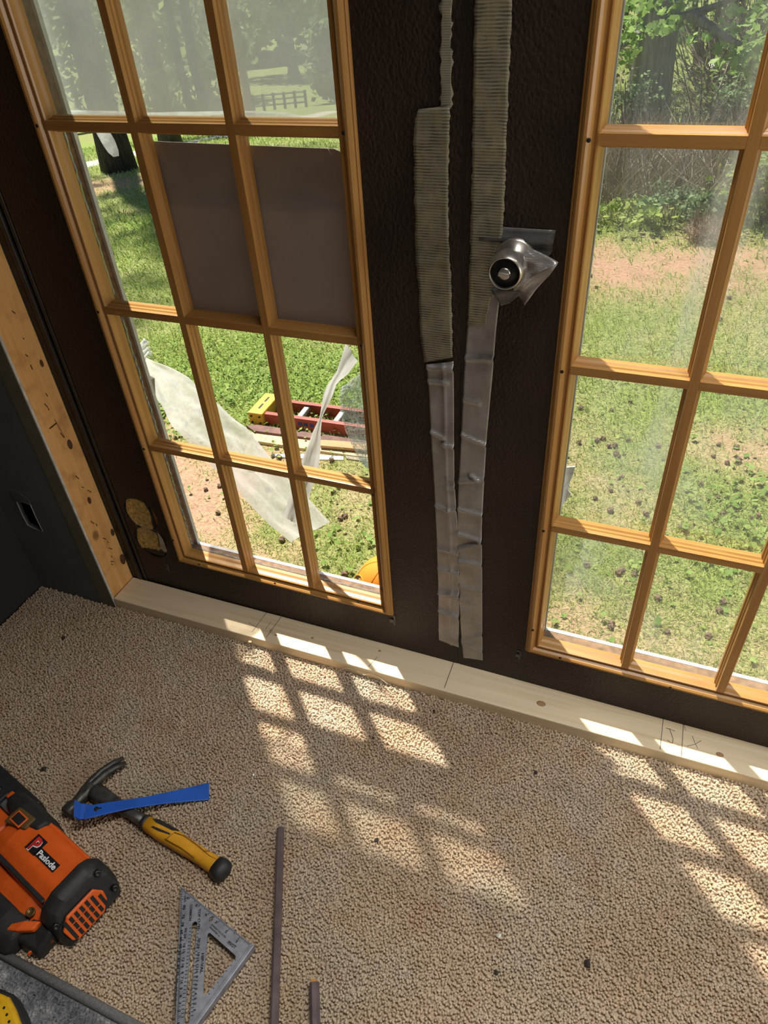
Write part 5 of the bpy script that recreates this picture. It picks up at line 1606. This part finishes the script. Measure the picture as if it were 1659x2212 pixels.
def pry_bar():
    T = Th('pry_bar', 'flat blue pry bar resting across the hammer handle', 'pry bar', tuple(F(300, 1740, 0.0)))
    def z(px): return 0.056+(0.0135-0.056)*(px-172)/(451-172)
    topE = [(185, 1736), (200.6, 1738), (235, 1732), (313, 1721), (389, 1705), (451, 1690)]
    botE = [(180, 1769), (196, 1766), (219, 1760), (282, 1746), (357, 1735), (451, 1727)]
    V = []; n = len(topE)
    for dz in (0.0, -0.0035):
        for a, b_ in zip(topE, botE):
            V += [F(a[0], a[1], z(a[0]))+Vector((0, 0, dz)), F(b_[0], b_[1], z(b_[0]))+Vector((0, 0, dz))]
    Fc = []
    m = 2*n
    for i in range(n-1):
        a = 2*i
        Fc += [(a, a+1, a+3, a+2), (m+a, m+a+2, m+a+3, m+a+1), (a, a+2, m+a+2, m+a), (a+1, m+a+1, m+a+3, a+3)]
    Fc += [(0, m, m+1, 1), (2*n-2, 2*n-1, m+2*n-1, m+2*n-2)]
    bar = T.add(mesh_from('bar', V, Fc, M['blue'])); fix_normals(bar)
    md = bar.modifiers.new('b', 'BEVEL'); md.width = 0.001; md.segments = 2; md.limit_method = 'ANGLE'
    a, b_ = F(185, 1736, z(185)), F(180, 1769, z(180))
    ax = (F(451, 1710, z(451))-F(182, 1752, z(182))).normalized()
    up_ = Vector((-0.35*ax.x, -0.35*ax.y, 1)).normalized()
    c0, c1 = a-ax*.006+up_*.003, b_-ax*.006+up_*.003
    d0, d1 = c0+up_*.018-ax*.001, c1+up_*.012-ax*.001
    V = [a, b_, c0, c1, d0, d1]
    V += [v-Vector((ax.x*.003, ax.y*.003, 0.003)) for v in V[:4]]+[v-ax*.002 for v in V[4:6]]
    Fc = [(0, 1, 3, 2), (2, 3, 5, 4), (6, 8, 9, 7), (8, 10, 11, 9), (0, 2, 8, 6), (2, 4, 10, 8), (1, 7, 9, 3), (3, 9, 11, 5), (4, 5, 11, 10), (0, 6, 7, 1)]
    hk = T.add(mesh_from('hooked_end', V, Fc, M['blue'])); fix_normals(hk)
    c = F(208, 1747.5, z(208)+0.0004)
    hole = T.add(lathe('nail_slot', [(0.005, 0), (0.005, 0.0004), (0.001, 0.0004)], Matrix.Translation(c), M['screw'], None, 14), bar)
    bm = bmesh.new(); box_bm(bm, c+Vector((0, 0, .0002)), (0.022, 0.0022, 0.0005), Matrix.Rotation(math.atan2(ax.y, ax.x), 3, 'Z'))
    T.add(bm_obj('nail_slot', bm, M['screw']), bar)
pry_bar()

def speed_square():
    zp = 0.024
    V1, V2 = F(391, 1916, zp), F(543, 2040, zp)
    e1 = (V1-V2).normalized(); Ls = 0.1824
    e2 = Vector((-e1.y, e1.x, 0))
    if e2.y > 0: e2 = -e2
    # local frame: x along the ruled leg (e1), y along the fence (e2)
    Mx = Matrix(((e1.x, e2.x, 0, V2.x), (e1.y, e2.y, 0, V2.y), (0, 0, 1, zp), (0, 0, 0, 1)))
    if Mx.to_3x3().determinant() < 0: raise ValueError('flip')
    def loc(zx, zy):
        p = F(340+zx/6.868, 1890+zy/6.868, zp)-V2
        return (p.dot(e1), p.dot(e2))
    T = Th('speed_square', 'grey metal triangular speed square with black graduations', 'square', tuple(V2))
    cu = bpy.data.curves.new('plate', 'CURVE'); cu.dimensions = '2D'; cu.fill_mode = 'BOTH'; cu.extrude = 0.0017
    def spline(pts):
        s = cu.splines.new('POLY'); s.points.add(len(pts)-1); s.use_cyclic_u = True
        for q, (x, y) in zip(s.points, pts): q.co = (x, y, 0, 1)
    spline([(0, 0), (Ls, 0), (0.002, Ls), (0, Ls)])
    spline([loc(*q) for q in ((745, 895), (752, 868), (780, 862), (1140, 1180), (1165, 1210), (1160, 1240), (735, 1775), (705, 1790), (685, 1765), (690, 1500))])
    s0, s1 = loc(555, 735), loc(440, 2165)
    d = Vector((s1[0]-s0[0], s1[1]-s0[1])).normalized(); nrm = Vector((-d.y, d.x)); w = 0.0048
    sl_ = []
    for k in range(9):
        q = math.pi*k/8; sl_.append((s0[0]+nrm.x*w*math.cos(q)-d.x*w*math.sin(q), s0[1]+nrm.y*w*math.cos(q)-d.y*w*math.sin(q)))
    for k in range(9):
        q = math.pi*k/8; sl_.append((s1[0]-nrm.x*w*math.cos(q)+d.x*w*math.sin(q), s1[1]-nrm.y*w*math.cos(q)+d.y*w*math.sin(q)))
    spline(sl_)
    spline([loc(*q) for q in ((765, 695), (775, 640), (838, 612), (828, 660), (800, 695))])
    o = bpy.data.objects.new('plate', cu); COL.objects.link(o); bpy.context.view_layer.update()
    me = bpy.data.meshes.new_from_object(o.evaluated_get(bpy.context.evaluated_depsgraph_get())); bpy.data.objects.remove(o)
    me.transform(Mx)
    M['cast'] = plain('grey cast aluminium', (0.30, 0.31, 0.35), 0.45, 0.4, nscale=60, namp=0.25)
    me.materials.clear()
    plate = T.add(link('plate', me, M['cast']))
    # T fence along x
    bm = bmesh.new(); box_bm(bm, (-0.0035, Ls/2, -0.0055), (0.007, Ls+0.002, 0.0185))
    bmesh.ops.transform(bm, matrix=Mx, verts=bm.verts)
    T.add(bm_obj('fence', bm, M['cast'], None, bevel=0.001))
    M['ink'] = plain('black engraving', (0.012, 0.012, 0.015), 0.6)
    zt = 0.0019
    ink = []
    def flush(name):
        Vv = []; Ff = []
        for q in ink:
            i = len(Vv); Vv += q; Ff.append((i, i+1, i+2, i+3))
        T.add(mesh_from(name, Vv, Ff, M['ink']), plate); ink.clear()
    def tick(a, b_, w=0.0005):
        a = Vector((*a, zt)); b_ = Vector((*b_, zt)); d_ = (b_-a).normalized(); n_ = Vector((-d_.y, d_.x, 0))*w
        ink.append([Mx @ (a-n_), Mx @ (a+n_), Mx @ (b_+n_), Mx @ (b_-n_)])
    for k in range(1, 57):                      # ruled leg, eighths of an inch and finer
        y = k*0.0254/8
        if y < Ls-0.004: tick((y, 0.0008), (y, 0.0075 if k % 8 == 0 else 0.0052 if k % 4 == 0 else 0.0034), 0.0006)
    flush('inch_markings')
    for k in range(2, 89):                      # degree scale along the slanted edge, pointing at the pivot
        a = math.radians(k); r = Ls/(math.cos(a)+math.sin(a)); L_ = 0.0095 if k % 10 == 0 else 0.007 if k % 5 == 0 else 0.0045
        p = Vector((math.cos(a), math.sin(a)))
        tick(tuple(p*(r-0.001)), tuple(p*(r-L_)), 0.00055)
    flush('degree_markings')
    for k in range(1, 26):                      # notches beside the slot
        t = k/26; c = Vector(s0)*(1-t)+Vector(s1)*t
        L_ = 0.004+0.002*t
        tick(tuple(c+nrm*(w+0.0008)), tuple(c+nrm*(w+L_)), 0.0006); tick(tuple(c-nrm*(w+0.0008)), tuple(c-nrm*(w+L_)), 0.0006)
    flush('slot_markings')
    for k in range(7):
        a, b_ = loc(1150-60*k*1.08, 1255+82*k*1.03), loc(1168-60*k*1.08, 1272+82*k*1.03); tick(a, b_, 0.0005)
    flush('fence_markings')
    def txt(s, a, b_, size, upside=1):
        """text from zoomed photo point a towards b_"""
        p, q = Vector((*loc(*a), zt)), Vector((*loc(*b_), zt))
        dx = (q-p).normalized(); dy = Vector((-dx.y, dx.x, 0))*upside
        L_ = (q-p).length
        m4 = Mx @ Matrix(((dx.x, dy.x, 0, p.x), (dx.y, dy.y, 0, p.y), (0, 0, 1, p.z), (0, 0, 0, 1)))
        o_ = text_obj('lettering', s, Matrix.Identity(4), size, M['ink'], None, 0.0, 'LEFT', 1.0, size*0.045)
        xs = [v.co.x for v in o_.data.vertices]; wd_ = max(xs) if xs else L_
        o_.data.transform(m4 @ Matrix.Diagonal((L_/wd_, 1, 1, 1)))
        T.add(o_, plate)
    txt('TOP CUTS', (612, 510), (597, 820), .0062)
    txt('COMMON', (490, 445), (470, 690), .0062)
    txt('HIP-VAL', (658, 1165), (638, 1470), .0068)
    txt('PIVOT', (1035, 1020), (1150, 1105), .0075)
    txt('SWANSON TOOL CO, INC', (800, 750), (1010, 945), .0038)
    txt('FRANKFORT, IL', (772, 785), (920, 925), .0036)
    txt('DEG.', (398, 320), (398, 420), .0055)
    for s, x, y in (('80', 388, 455), ('75', 375, 590), ('70', 362, 705), ('65', 348, 822), ('60', 338, 925), ('55', 328, 1035), ('50', 316, 1130), ('45', 305, 1235), ('40', 298, 1335), ('35', 288, 1435), ('30', 275, 1545), ('25', 262, 1670), ('20', 250, 1790), ('15', 236, 1930), ('10', 222, 2085)):
        txt(s, (x, y), (x-6, y+72), .0062)
    for s, x, y in (('30', 412, 790), ('24', 402, 880), ('18', 390, 1015), ('15', 384, 1100), ('12', 376, 1225), ('10', 366, 1315), ('8', 362, 1440), ('7', 356, 1515), ('6', 350, 1590), ('5', 342, 1675), ('4', 332, 1780), ('3', 324, 1890), ('2', 312, 2010), ('1', 300, 2180)):
        txt(s, (x, y), (x-4*len(s), y+36*len(s)), .0058)
    for s, x, y in (('30', 610, 940), ('24', 602, 1030), ('18', 600, 1145), ('15', 590, 1225), ('12', 585, 1320), ('10', 578, 1395), ('8', 576, 1500), ('7', 572, 1560), ('6', 566, 1620), ('5', 562, 1680), ('4', 556, 1750), ('3', 552, 1820), ('2', 546, 1900), ('1', 540, 1985)):
        txt(s, (x, y), (x-4*len(s), y+36*len(s)), .0058)
    for s, x, y in (('6', 430, 330), ('5', 560, 440), ('4', 700, 580), ('3', 850, 690), ('2', 1000, 830), ('1', 1150, 970)):
        txt(s, (x, y+20), (x+26, y+42), .0060)
speed_square()

def rod(name, label, px0, px1, z, w, h, mat, endmat=None):
    a, b_ = F(*px0, z), F(*px1, z)
    d = (b_-a).normalized(); n_ = Vector((-d.y, d.x, 0))
    T = Th(name, label, 'strip', (a.x, a.y, 0.0))
    V = []
    for p in (a, b_):
        for (u, v) in ((-1, -1), (1, -1), (1, .35), (.45, 1), (-.45, 1), (-1, .35)):
            V.append(p+n_*u*w/2+Vector((0, 0, v*h/2)))
    Fc = [(i, (i+1) % 6, 6+(i+1) % 6, 6+i) for i in range(6)]+[tuple(range(6)), tuple(range(6, 12))[::-1]]
    o = T.add(mesh_from('bar', V, Fc, mat)); fix_normals(o)
    if endmat:
        e = T.add(box('torn_end', (a.x-w*.35, a.y-.002, a.z-h*.3), (a.x+w*.35, a.y+.004, a.z+h*.3), endmat))
    return T
M['rod'] = plain('brown coated strip', (0.14, 0.105, 0.105), 0.35, 0.3, nscale=40, namp=0.3)
rod('trim_rod', 'long thin brown strip lying on the carpet', (606, 1789), (588, 2330), 0.019, 0.0145, 0.013, M['rod'], plain('worn metal end', (0.4, 0.36, 0.33), 0.4, 0.5))
rod('trim_rod', 'short brown strip end with orange tip beside the long strip', (679, 2123), (683, 2330), 0.019, 0.0165, 0.013, M['rod'], plain('orange tip', (0.6, 0.25, 0.04), 0.6))

def nailer():
    ax = Vector((.972, -.236, 0)).normalized(); ay = Vector((-ax.y, ax.x, 0)); Z = Vector((0, 0, 1)); og = Vector((.262, -.754, 0.010))
    W4 = Matrix(((ax.x, ay.x, 0, og.x), (ax.y, ay.y, 0, og.y), (0, 0, 1, og.z), (0, 0, 0, 1)))
    T = Th('nail_gun', 'orange and black cordless nail gun lying on its side', 'nail gun', tuple(og))
    def sect(name, secs, mat, sub=None, bev=0.004):
        """secs: (a, [(y,z)...]) outline sections along the tool axis"""
        n = len(secs[0][1]); V = []; Fc = []
        for a, ol in secs:
            V += [W4 @ Vector((a+(q[2] if len(q) > 2 else 0), q[0], q[1])) for q in ol]
        for i in range(len(secs)-1):
            for k_ in range(n): Fc.append((i*n+k_, i*n+(k_+1) % n, (i+1)*n+(k_+1) % n, (i+1)*n+k_))
        Fc.append(tuple(range(n))[::-1]); Fc.append(tuple(range((len(secs)-1)*n, len(secs)*n)))
        o = mesh_from(name, V, Fc, mat); fix_normals(o)
        if bev:
            md = o.modifiers.new('b', 'BEVEL'); md.width = bev; md.segments = 3; md.limit_method = 'ANGLE'; md.angle_limit = 0.35
        return T.add(o, sub)
    def bx(name, lo, hi, mat, sub=None, bev=0.002, rz=0.0):
        bm = bmesh.new(); c = [(p+q)/2 for p, q in zip(lo, hi)]; s = [q-p for p, q in zip(lo, hi)]
        box_bm(bm, c, s, Matrix.Rotation(rz, 3, 'Z') if rz else None); bmesh.ops.transform(bm, matrix=W4, verts=bm.verts)
        return T.add(bm_obj(name, bm, mat, None, bevel=bev), sub)
    body = [(-0.064, 0.0), (0.044, 0.0), (0.050, 0.030), (0.047, 0.058), (0.034, 0.080), (0.020, 0.087), (-0.030, 0.086), (-0.054, 0.074), (-0.062, 0.060)]
    def sc(ol, k, dy=0.0): return [((y-0.0)*k+dy, z*k) for y, z in ol]
    hs = sect('housing', [(-0.235, sc(body, 0.90, .002)), (-0.20, sc(body, 0.98, .002)), (-0.12, body), (-0.03, sc(body, 1.0))], M['orange'], None, 0.006)
    cap_ = [(-0.078, 0.0), (0.050, 0.0), (0.058, 0.030), (0.054, 0.062), (0.040, 0.084), (0.022, 0.092), (-0.036, 0.090), (-0.062, 0.078), (-0.076, 0.058)]
    def slope(ol, k): return [(y, z, -k*z) for y, z in ol]
    rc = sect('rear_cap', [(-0.036, slope(cap_, .05)), (-0.010, slope(cap_, .15)), (0.012, slope(sc(cap_, .96), .30)), (0.024, slope([(y*.86-.001, z*.88+.003) for y, z in cap_], .38))], M['rubber'], None, 0.005)
    # vent grille on the sloping rear face
    def rear(y, z, out=0.0): return W4 @ Vector((0.0255-.38*z*0.95+out, y, z))
    gq = [(-0.062, .020), (-0.052, .012), (0.004, .012), (0.020, .028), (0.023, .046), (0.012, .064), (-0.046, .064), (-0.064, .046)]
    V = [rear(y, z, .0005) for y, z in gq]+[rear(y, z, .006) for y, z in gq]
    n = len(gq)
    gl_ = T.add(mesh_from('vent_grille', V, [tuple(range(n)), tuple(range(n, 2*n))[::-1]]+[(i, (i+1) % n, n+(i+1) % n, n+i) for i in range(n)], M['orange'])); fix_normals(gl_)
    md = gl_.modifiers.new('b', 'BEVEL'); md.width = .002; md.segments = 2
    for c in range(7):
        y = -0.054+c*0.0113
        zs_l = [(0.017, 0.060)] if c in (0,) else [(0.020, 0.048)] if c == 6 else [(0.0155, 0.029), (0.0315, 0.0445), (0.047, 0.060)]
        if c == 5: zs_l = [(0.018, 0.031), (0.034, 0.058)]
        for (za, zb_) in zs_l:
            q = [(y-.0032, za), (y+.0032, za), (y+.0032, zb_), (y-.0032, zb_)]
            V = [rear(a, b_, .0055) for a, b_ in q]+[rear(a, b_, .0066) for a, b_ in q]
            o = T.add(mesh_from('vent_slot', V, [(0, 1, 2, 3), (7, 6, 5, 4), (0, 4, 5, 1), (1, 5, 6, 2), (2, 6, 7, 3), (3, 7, 4, 0)], M['screw']), gl_); fix_normals(o)
    for (a, y, z) in ((-0.004, .034, .076), (0.000, -0.066, .058), (0.018, .040, .030)):
        T.add(lathe('screw', [(0.0065, -.003), (0.0065, .003), (0.004, .005), (0.002, .003)], W4 @ Matrix.Translation((a, y, z)) @ Matrix.Rotation(1.0, 4, 'Y'), plain('black steel screw', (0.03, 0.03, 0.03), 0.3, 0.6), None, 14), rc)
    # raised crest strip with lighter chamfer, seam groove, black strip standing in for the valley's shadow
    bx('crest_ridge', (-0.215, 0.0365, 0.060), (-0.040, 0.0445, 0.0745), M['orange'], hs, 0.003)
    bx('groove_shade', (-0.20, -0.0585, 0.062), (-0.045, -0.0495, 0.0765), M['rubber'], hs, 0.002)
    # side shell below the groove and the black battery hump
    sh_ = [(-0.062, 0.0), (-0.062, 0.060), (-0.078, 0.056), (-0.102, 0.046), (-0.110, 0.030), (-0.110, 0.0)]
    sect('side_shell', [(-0.235, [(y*.9-.004, z*.9) for y, z in sh_]), (-0.15, sh_), (-0.085, [(y*.96, z*.98) for y, z in sh_]), (-0.045, [(y*.8-.012, z*.8) for y, z in sh_])], M['orange'], None, 0.005)
    hp_ = [(-0.085, 0.0), (-0.085, 0.050), (-0.105, 0.056), (-0.135, 0.052), (-0.155, 0.035), (-0.158, 0.0)]
    sect('battery_pack', [(-0.20, [(y, z*.9) for y, z in hp_]), (-0.15, hp_), (-0.10, hp_), (-0.055, [(y*.93, z*.86) for y, z in hp_])], M['rubber'], None, 0.008)
    sect('lower_guard', [(-0.06, [(-0.078, 0.0), (-0.078, 0.046), (-0.12, 0.034), (-0.125, 0.0)]), (-0.008, [(-0.074, 0.0), (-0.074, 0.044), (-0.112, 0.024), (-0.116, 0.0)])], M['rubber'], None, 0.006)
    lv = sect('release_lever', [(-0.078, [(-0.122, 0.036), (-0.122, 0.050), (-0.110, 0.052), (-0.106, 0.038)]), (-0.058, [(-0.112, 0.040), (-0.112, 0.054), (-0.092, 0.056), (-0.090, 0.040)]), (-0.034, [(-0.094, 0.040), (-0.094, 0.052), (-0.076, 0.054), (-0.074, 0.040)])], M['orange'], None, 0.003)
    sect('base_strip', [(-0.028, [(-0.124, 0.012), (-0.124, 0.020), (-0.118, 0.022), (-0.116, 0.012)]), (-0.008, [(-0.088, 0.014), (-0.088, 0.022), (-0.082, 0.024), (-0.080, 0.014)])], M['orange'], None, 0.001)
    T.add(lathe('belt_eyelet', [(0.0085, 0), (0.0085, .003), (0.006, .003), (0.006, 0.001), (0.001, .001)], W4 @ Matrix.Translation((-0.062, -0.078, .0545)), plain('brass ring', (0.20, 0.12, 0.04), 0.4, 0.6), None, 18))
    # front end: black shroud with a window, metal nose and magazine
    sect('front_shroud', [(-0.285, [(0.010, 0.0), (0.052, 0.0), (0.054, 0.060), (0.040, 0.080), (0.022, 0.084), (0.012, 0.06)]), (-0.235, [(0.000, 0.0), (0.053, 0.0), (0.055, 0.066), (0.044, 0.086), (0.020, 0.0925), (0.002, 0.088)]),
                           (-0.165, [(0.014, 0.0), (0.053, 0.0), (0.0545, 0.060), (0.040, 0.0845), (0.028, 0.090), (0.016, 0.088)])], M['rubber'], None, 0.006)
    wb = sect('window_bezel', [(-0.236, [(-0.010, 0.0835), (-0.010, 0.0935), (0.026, 0.0945), (0.026, 0.0835)]), (-0.186, [(0.004, 0.085), (0.004, 0.0915), (0.030, 0.0930), (0.030, 0.085)])], plain('olive bronze bezel', (0.11, 0.065, 0.02), 0.45), None, 0.003)
    bx('window_rim', (-0.228, -0.002, 0.0935), (-0.196, 0.021, 0.0955), M['orange'], wb, 0.001, 0.0)
    bx('window_hole', (-0.225, 0.001, 0.0945), (-0.199, 0.018, 0.0962), M['screw'], wb, 0.0005)
    bx('trigger_housing', (-0.30, -0.045, 0.0), (-0.236, 0.004, 0.074), M['orange'], None, 0.008)
    mt_ = plain('bare grey metal', (0.28, 0.29, 0.32), 0.35, 0.7)
    bx('nose_plate', (-0.350, 0.006, 0.020), (-0.262, 0.030, 0.062), mt_, None, 0.004)
    bx('nose_bracket', (-0.325, -0.004, 0.02), (-0.30, 0.034, 0.070), M['rubber'], None, 0.004)
    bx('depth_tab', (-0.300, 0.024, 0.055), (-0.276, 0.040, 0.072), M['orange'], None, 0.003)
    bx('magazine', (-0.44, 0.030, 0.006), (-0.245, 0.062, 0.050), M['rubber'], None, 0.004)
    # badge
    lt = plain('badge white', (0.85, 0.85, 0.87), 0.4); bk = plain('badge black', (0.01, 0.01, 0.012), 0.4); rd = plain('badge red', (0.55, 0.03, 0.02), 0.4)
    zt = 0.0872
    bm = bmesh.new(); box_bm(bm, (-0.0985, -0.006, zt), (0.060, 0.0165, 0.0008)); box_bm(bm, (-0.142, -0.0005, zt), (0.030, 0.031, 0.0008))
    bmesh.ops.transform(bm, matrix=W4, verts=bm.verts)
    bd = T.add(bm_obj('badge', bm, bk, None, bevel=0.0), hs)
    o_ = text_obj('badge_lettering', 'Paslode', Matrix.Identity(4), 0.0185, lt, None, 0.0003, 'LEFT', 1.0, 0.0004)
    xs = [v.co.x for v in o_.data.vertices]
    o_.data.transform(W4 @ Matrix.Translation((-0.1255, -0.0115, zt+.0007)) @ Matrix.Diagonal((0.0545/max(xs), 0.84, 1, 1)))
    T.add(o_, hs)
    o_ = text_obj('badge_initial', 'P', Matrix.Identity(4), 0.036, rd, None, 0.0003, 'LEFT', 1.0, 0.0012)
    o_.data.transform(W4 @ Matrix.Translation((-0.153, -0.0135, zt+.0007)) @ Matrix.Diagonal((1.0, 1.0, 1, 1)))
    T.add(o_, hs)
    o_ = text_obj('badge_initial_edge', 'P', Matrix.Identity(4), 0.036, lt, None, 0.0002, 'LEFT', 1.0, 0.0018)
    o_.data.transform(W4 @ Matrix.Translation((-0.1522, -0.0148, zt+.0004)))
    T.add(o_, hs)
nailer()

# ------------------------------------------------------------------ rug corner and yellow tool at the lower left
def rug():
    a, b_ = F(78, 2102, .012), F(300, 2222, .012)
    e = (b_-a).normalized(); f = Vector((e.y, -e.x, 0))
    if f.y > 0: f = -f
    c0 = a-e*.12; 
    T = Th('area_rug', 'corner of a grey mottled rug with bound edge', 'rug', (c0.x, c0.y, 0.0))
    m, nt, b = new_mat('grey rug pile')
    v = coords(nt)
    n1 = noise_n(nt, v, 14, 5, 0.7); n2 = noise_n(nt, v, 220, 2)
    col = ramp(nt, n1, [(0.42, (0.09, 0.095, 0.10)), (0.55, (0.22, 0.225, 0.23)), (0.66, (0.42, 0.42, 0.41))])
    col = mixc(nt, 1.0, col, ramp(nt, n2, [(0.3, (0.6, 0.6, 0.6)), (0.7, (1.2, 1.2, 1.2))]), 'MULTIPLY')
    lk(nt, col, b.inputs['Base Color']); b.inputs['Roughness'].default_value = 0.95
    bump(nt, b, n2, 0.9, 0.006)
    V = [c0, c0+e*.9, c0+e*.9+f*.6, c0+f*.6]
    V = [Vector((p.x, p.y, .004)) for p in V]+[Vector((p.x, p.y, .018)) for p in V]
    bs = T.add(mesh_from('rug_base', V, [(0, 3, 2, 1), (4, 5, 6, 7), (0, 1, 5, 4), (1, 2, 6, 5), (2, 3, 7, 6), (3, 0, 4, 7)], m))
    # tufts
    n = 9000
    s = rng.uniform(0, .9, n); t = rng.uniform(.012, .35, n)
    X = c0.x+e.x*s+f.x*t; Y = c0.y+e.y*s+f.y*t
    h = .017+rng.uniform(.003, .009, n); r = .0038
    VV = np.zeros((n, 5, 3)); a0 = rng.uniform(0, 6.28, n)
    for q in range(4):
        VV[:, q] = np.stack([X+r*np.cos(a0+q*1.571), Y+r*np.sin(a0+q*1.571), np.full(n, .0165)], 1)
    VV[:, 4] = np.stack([X+rng.normal(0, .002, n), Y+rng.normal(0, .002, n), h], 1)
    base = np.array([[0, 1, 4], [1, 2, 4], [2, 3, 4], [3, 0, 4]])
    o = T.add(big_mesh('rug_pile', VV.reshape(-1, 3), (base[None]+5*np.arange(n)[:, None, None]).reshape(-1, 3), m, None, True), bs); o['kind'] = 'stuff'
    T.add(tube('binding', [Vector((p.x, p.y, .018)) for p in (c0, c0+e*.3, c0+e*.6, c0+e*.9)], .0085, plain('grey rug binding', (0.16, 0.155, 0.145), 0.9, nscale=300, namp=0.3), None, 10))
    T.add(tube('binding', [Vector((p.x, p.y, .018)) for p in (c0, c0+f*.3, c0+f*.6)], .0085, plain('grey rug binding side', (0.16, 0.155, 0.145), 0.9, nscale=300, namp=0.3), None, 10))
rug()

def yellow_tool():
    T = Th('tape_measure', 'yellow and black tool at the lower left corner on the grey rug', 'tool', tuple(F(0, 2190, .02)))
    px = [(-60, 2120), (-10, 2140), (18, 2152), (32, 2178), (48, 2225), (50, 2290), (-60, 2290)]
    P_ = [F(a, b_, .075) for a, b_ in px]
    prism('casing', [(p.x, p.y) for p in P_], Matrix.Identity(4), .075, plain('yellow tool casing', (0.72, 0.40, 0.01), 0.4), None, 0.006, 3, .03)
    c_ = bpy.context.scene.collection.objects[-1]; T.add(c_)
    cen = sum(P_, Vector())/len(P_)
    P2_ = [cen+(p-cen)*1.25 for p in P_]
    prism('rubber_bumper', [(p.x, p.y) for p in P2_], Matrix.Identity(4), .066, M['rubber'], None, 0.008, 3, .022)
    T.add(bpy.context.scene.collection.objects[-1])
    for (a, b_) in ((9, 2177), (15, 2192), (20, 2207), (25, 2222)):
        T.add(lathe('vent_hole', [(0.0022, 0), (0.0022, .0006), (0.0005, .0006)], Matrix.Translation(F(a, b_, .0752)), M['screw'], None, 10), c_)
yellow_tool()

# ------------------------------------------------------------------ crumbs on the carpet
def crumbs():
    md = plain('dark crumb', (0.03, 0.022, 0.016), 0.8); mg = M['shard']; mw = plain('pale chip', (0.7, 0.66, 0.58), 0.7)
    def bit(px, py, r, mat, name, label, cat, group):
        bm = bmesh.new(); bmesh.ops.create_icosphere(bm, subdivisions=1, radius=r)
        for v in bm.verts: v.co = Vector((v.co.x*random.uniform(.6, 1.6), v.co.y*random.uniform(.6, 1.4), v.co.z*random.uniform(.4, .8)))
        p = F(px, py, .0115)
        o = bm_obj(name, bm, mat); o.location = p; o.rotation_euler = (0, 0, random.random()*6)
        tag(o, label, cat, group)
    for (x, y, r, lb) in ((1157, 1668, .0045, 'dark crumb alone on the carpet right of centre'), (137, 1377, .006, 'dark curled crumb on the shaded carpet at left'), (1268, 2080, .007, 'dark crumb on the carpet at lower right'),
                          (813, 1815, .0045, 'dark splinter inside the lower sunlit patch'), (806, 1594, .003, 'tiny dark crumb at the edge of the upper sunlit patch'), (1090, 1880, .003, 'tiny dark crumb at the right of the lower sunlit patch'),
                          (938, 1535, .004, 'short dark hair near the sill board'), (95, 1660, .007, 'dark fluff beyond the hammer claw'), (1072, 2100, .004, 'dark speck at lower middle of the carpet')):
        bit(x, y, r, md, 'debris_crumb', lb, 'crumb', None)
    for (x, y, r) in ((240, 1618, .004), (388, 1702, .003), (290, 1735, .003), (330, 1408, .003), (200, 1405, .004), (548, 1675, .003), (300, 2005, .003)):
        bit(x, y, r, mg, 'glass_chip', 'clear glint of broken glass on the carpet', 'glass chip', 'broken glass chips on the carpet')
    for (x, y, r, lb) in ((1077, 2021, .0055, 'white chip on the carpet at lower middle'), (699, 1569, .003, 'tan chip in the upper sunlit patch')):
        bit(x, y, r, mw, 'debris_chip', lb, 'chip', None)
    c = F(958, 1947, .013)
    tag(tube('plastic_ring', [c+Vector((math.cos(q)*.008, math.sin(q)*.007, 0)) for q in np.linspace(0, 6.28, 20)], .0006, M['hem'], None, 5), 'thin clear ring lying on the carpet', 'ring')
crumbs()
